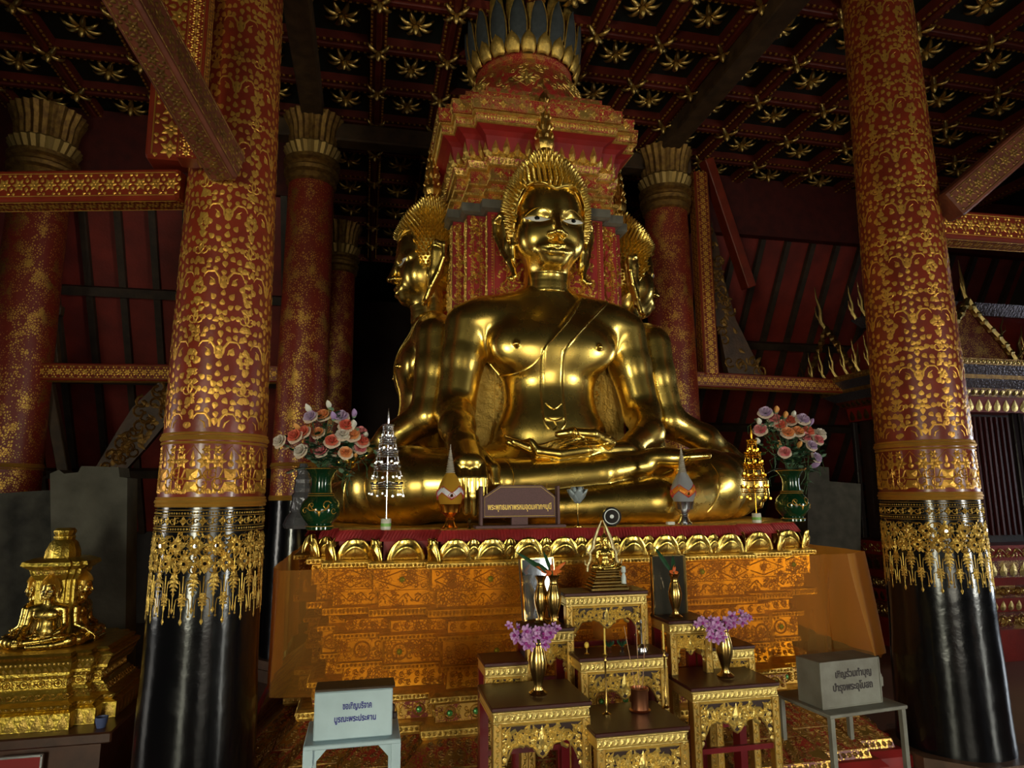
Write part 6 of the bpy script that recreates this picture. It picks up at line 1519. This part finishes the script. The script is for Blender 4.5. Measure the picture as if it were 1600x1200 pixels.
# ------------------------------------------------------------------ ornate pulpit pavilion at the right
PX0 = at(1348, 880, Y=1.6)[0]; PY = .45; px1 = 6.6
pv = thing('pulpit_pavilion', ((PX0+px1)/2, PY+.6, 0), 'ornate red and gilt pulpit pavilion with tiered roof and flame finials at the right', 'pavilion'); ox, oy = (PX0+px1)/2, PY+.6
W2 = (px1-PX0)/2; D2 = .6
def ptier(name, z0, z1, o0, o1, m, st=None):
    mb = MB(); a = [(-W2-o0, -D2-o0), (W2+o0, -D2-o0), (W2+o0, D2+o0), (-W2-o0, D2+o0)]; b = [(-W2-o1, -D2-o1), (W2+o1, -D2-o1), (W2+o1, D2+o1), (-W2-o1, D2+o1)]
    mb.prism(a, z0, z1, b); o = mb.build(name, m, pv, smooth=False)
    if st:
        oo = Orn(None)
        for (p, q, pp_, qq) in ((a[0], a[1], b[0], b[1]), (a[3], a[0], b[3], b[0])):
            A_ = np.array([*p, z0]); B_ = np.array([*q, z0]); C_ = np.array([*pp_, z1]); D_ = np.array([*qq, z1]); e = B_-A_; L = np.linalg.norm(e); u = e/L; v = (C_+D_)/2-(A_+B_)/2; H = np.linalg.norm(v); v /= H; nn = np.cross(u, v)
            oo.fn = plane_fn((A_+B_)/2-u*L/2+nn*.002, u, v, nn); fill(oo, st, L, H*.9, 0, H*.05, 1.2)
        oo.build('gilt_relief', mat('pavilion_gilding', (.60, .42, .14), .35, 1, bump=.4, bscale=60), o)['kind'] = 'stuff'
    return o
zf = .0
for i, (z0_, z1_, o_, st_) in enumerate(((0, .30, .12, None), (.30, .45, .08, 'circle'), (.45, .58, .04, 'petal'), (.58, .70, .0, 'circle'), (.70, .78, .03, None), (.78, .95, .06, 'petal'), (.95, 1.10, .10, 'scroll'))): ptier('base_moulding', z0_, z1_, o_, o_+.02, M['laipav'] if i % 2 else M['red'], st_)
# posts and dark slatted body
zt_ = at(1350, 660, Y=1.6)[2]
for sx, sy in ((-1, -1), (-.92, -1), (1, -1), (0, -1), (.08, -1), (-1, 1), (1, 1)): mb = MB(); mb.box((sx*(W2-.05), sy*(D2-.05), (1.10+zt_)/2), (.06, .06, zt_-1.10), bev=.01); q = mb.build('post', mat('dark_glazed_post', (.02, .012, .012), .15, 0, coat=.5), pv)
mb = MB(); mb.box((0, .1, (1.10+zt_)/2), (2*W2-.25, 2*D2-.3, zt_-1.10)); mb.build('inner_body', M['dark'], pv, smooth=False)
oo = Orn(plane_fn((-W2+.1, -D2+.20, 1.10), (1, 0, 0), (0, 0, 1), (0, -1, 0)))
sl = MB()
for i in range(26): sl.box((-W2+.2+i*(2*W2-.4)/25, -D2+.22, (1.15+zt_)/2), (.025, .03, zt_-1.2))
sl.build('slatted_screen', mat('faded_red_slats', (.09, .012, .010), .4), pv, smooth=False)
ptier('lintel', zt_, zt_+.16, -.02, .0, M['red'], 'petal')
gl = mat('mirror_mosaic_moulding', (.20, .17, .19), .22, .7, bump=.9, bscale=40)
ptier('eave_moulding', zt_+.16, zt_+.24, .02, .08, M['laipav'], 'bead'); ptier('mirror_moulding', zt_+.24, zt_+.32, .08, .18, gl, None)
ptier('eave_moulding', zt_+.32, zt_+.36, .19, .20, M['giltdull'], None); ptier('mirror_moulding', zt_+.36, zt_+.44, .20, .30, gl, None); ptier('eave_moulding', zt_+.44, zt_+.50, .31, .33, M['giltdull'], 'bead')
ze = zt_+.50
PG = mat('pavilion_finial_gold', (.50, .35, .12), .3, 1, bump=.4, bscale=80)
def crest(mb, p, d, H, seed=0):
    """flame crocket curling upwards"""
    p = Vector(p); d = Vector(d); up = Vector((0, 0, 1)); mb.tube([p, p+d*H*.25+up*H*.2, p+d*H*.22+up*H*.5, p+d*H*.38+up*H*.8, p+d*H*.42+up*H*1.1], [H*.06, H*.06, H*.045, H*.028, H*.006], 5)
    mb.tube([p+d*H*.2+up*H*.2, p+d*H*.45+up*H*.35, p+d*H*.5+up*H*.6], [H*.045, H*.03, H*.005], 5)
def gable(cx, w, h, zb_, yy, nm):
    mb = MB(); mb.slab([(-w/2, 0), (w/2, 0), (0, h)], (cx, yy, zb_), (1, 0, 0), (0, 0, 1), (0, 1, 0), .08); g = mb.build('gable_'+nm, M['laipav'], pv, smooth=False)
    r = MB()
    for s_ in (-1, 1):
        P = [(cx+s_*w/2*(1-t)+s_*.05*sin(pi*t*2)*.5, yy-.02, zb_+h*t) for t in [i/8 for i in range(9)]]; r.tube(P, .035, 6)
        for i in range(1, 8): p = Vector(P[i]); r.ball(p, .045, 6, 4)
        crest(r, P[0], (s_, 0, 0), .34); crest(r, P[3], (s_, 0, 0), .22)
        for q in range(4): crest(r, (cx+s_*(w/2+.10+.09*q), yy, zb_), (s_*.4, 0, 0), .18+.03*q)
    crest(r, (cx, yy-.02, zb_+h-.02), (-.3, 0, 0), .40)
    r.build('gilt_bargeboard', PG, g)
gable(-W2+.32, 1.0, .62, ze, -D2-.28, 'left'); gable(.85, 1.15, .75, ze, -D2-.28, 'right')
mb = MB(); mb.prism([(-W2-.2, -D2-.2), (W2+.2, -D2-.2), (W2+.2, D2+.2), (-W2-.2, D2+.2)], ze, ze+.62, [(-W2+.2, -D2+.25), (W2-.2, -D2+.25), (W2-.2, D2-.25), (-W2+.2, D2-.25)]); mb.build('lower_roof', M['red'], pv, smooth=False)
mb = MB(); w3, d3 = W2-.15, D2-.2
mb.prism([(-w3, -d3), (w3, -d3), (w3, d3), (-w3, d3)], ze+.62, ze+.74, [(-w3-.08, -d3-.08), (w3+.08, -d3-.08), (w3+.08, d3+.08), (-w3-.08, d3+.08)]); mb.build('upper_cornice', gl, pv, smooth=False)
r = MB()
for sx in (-1, 1):
    for q in range(6): crest(r, (sx*(w3+.05-.09*q), -d3-.08, ze+.74), (sx*.4, 0, 0), .30-.02*q)
for q in range(5): crest(r, (.75+.1*q, -d3-.08, ze+.74), (.4, 0, 0), .22+.02*q)
for q in range(4): crest(r, (-w3-.06, -d3+.1*q, ze+.74), (-.5, 0, 0), .30)
for q in range(5): crest(r, (-W2-.30, -D2-.2+.13*q, ze), (-.5, 0, 0), .26)
for q in range(9): crest(r, (-W2-.30, -D2-.2+.19*q, ze), (-.45, .1, 0), .34)
for q in range(6): crest(r, (-w3-.06, -d3+.16*q, ze+.74), (-.4, .1, 0), .38)
for y0_ in (.45,):
    for s_ in (-1, 1):
        P = [(-W2-.30, y0_+s_*.42*(1-t), ze+.62*t) for t in [i/8 for i in range(9)]]; r.tube(P, .03, 6)
        for p in P[1:-1]: r.ball(p, .045, 6, 4)
        crest(r, P[0], (-.2, s_*.8, 0), .30)
    crest(r, (-W2-.30, y0_, ze+.60), (-.3, .3, 0), .5)
r.build('roof_finials', PG, pv)['kind'] = 'stuff'
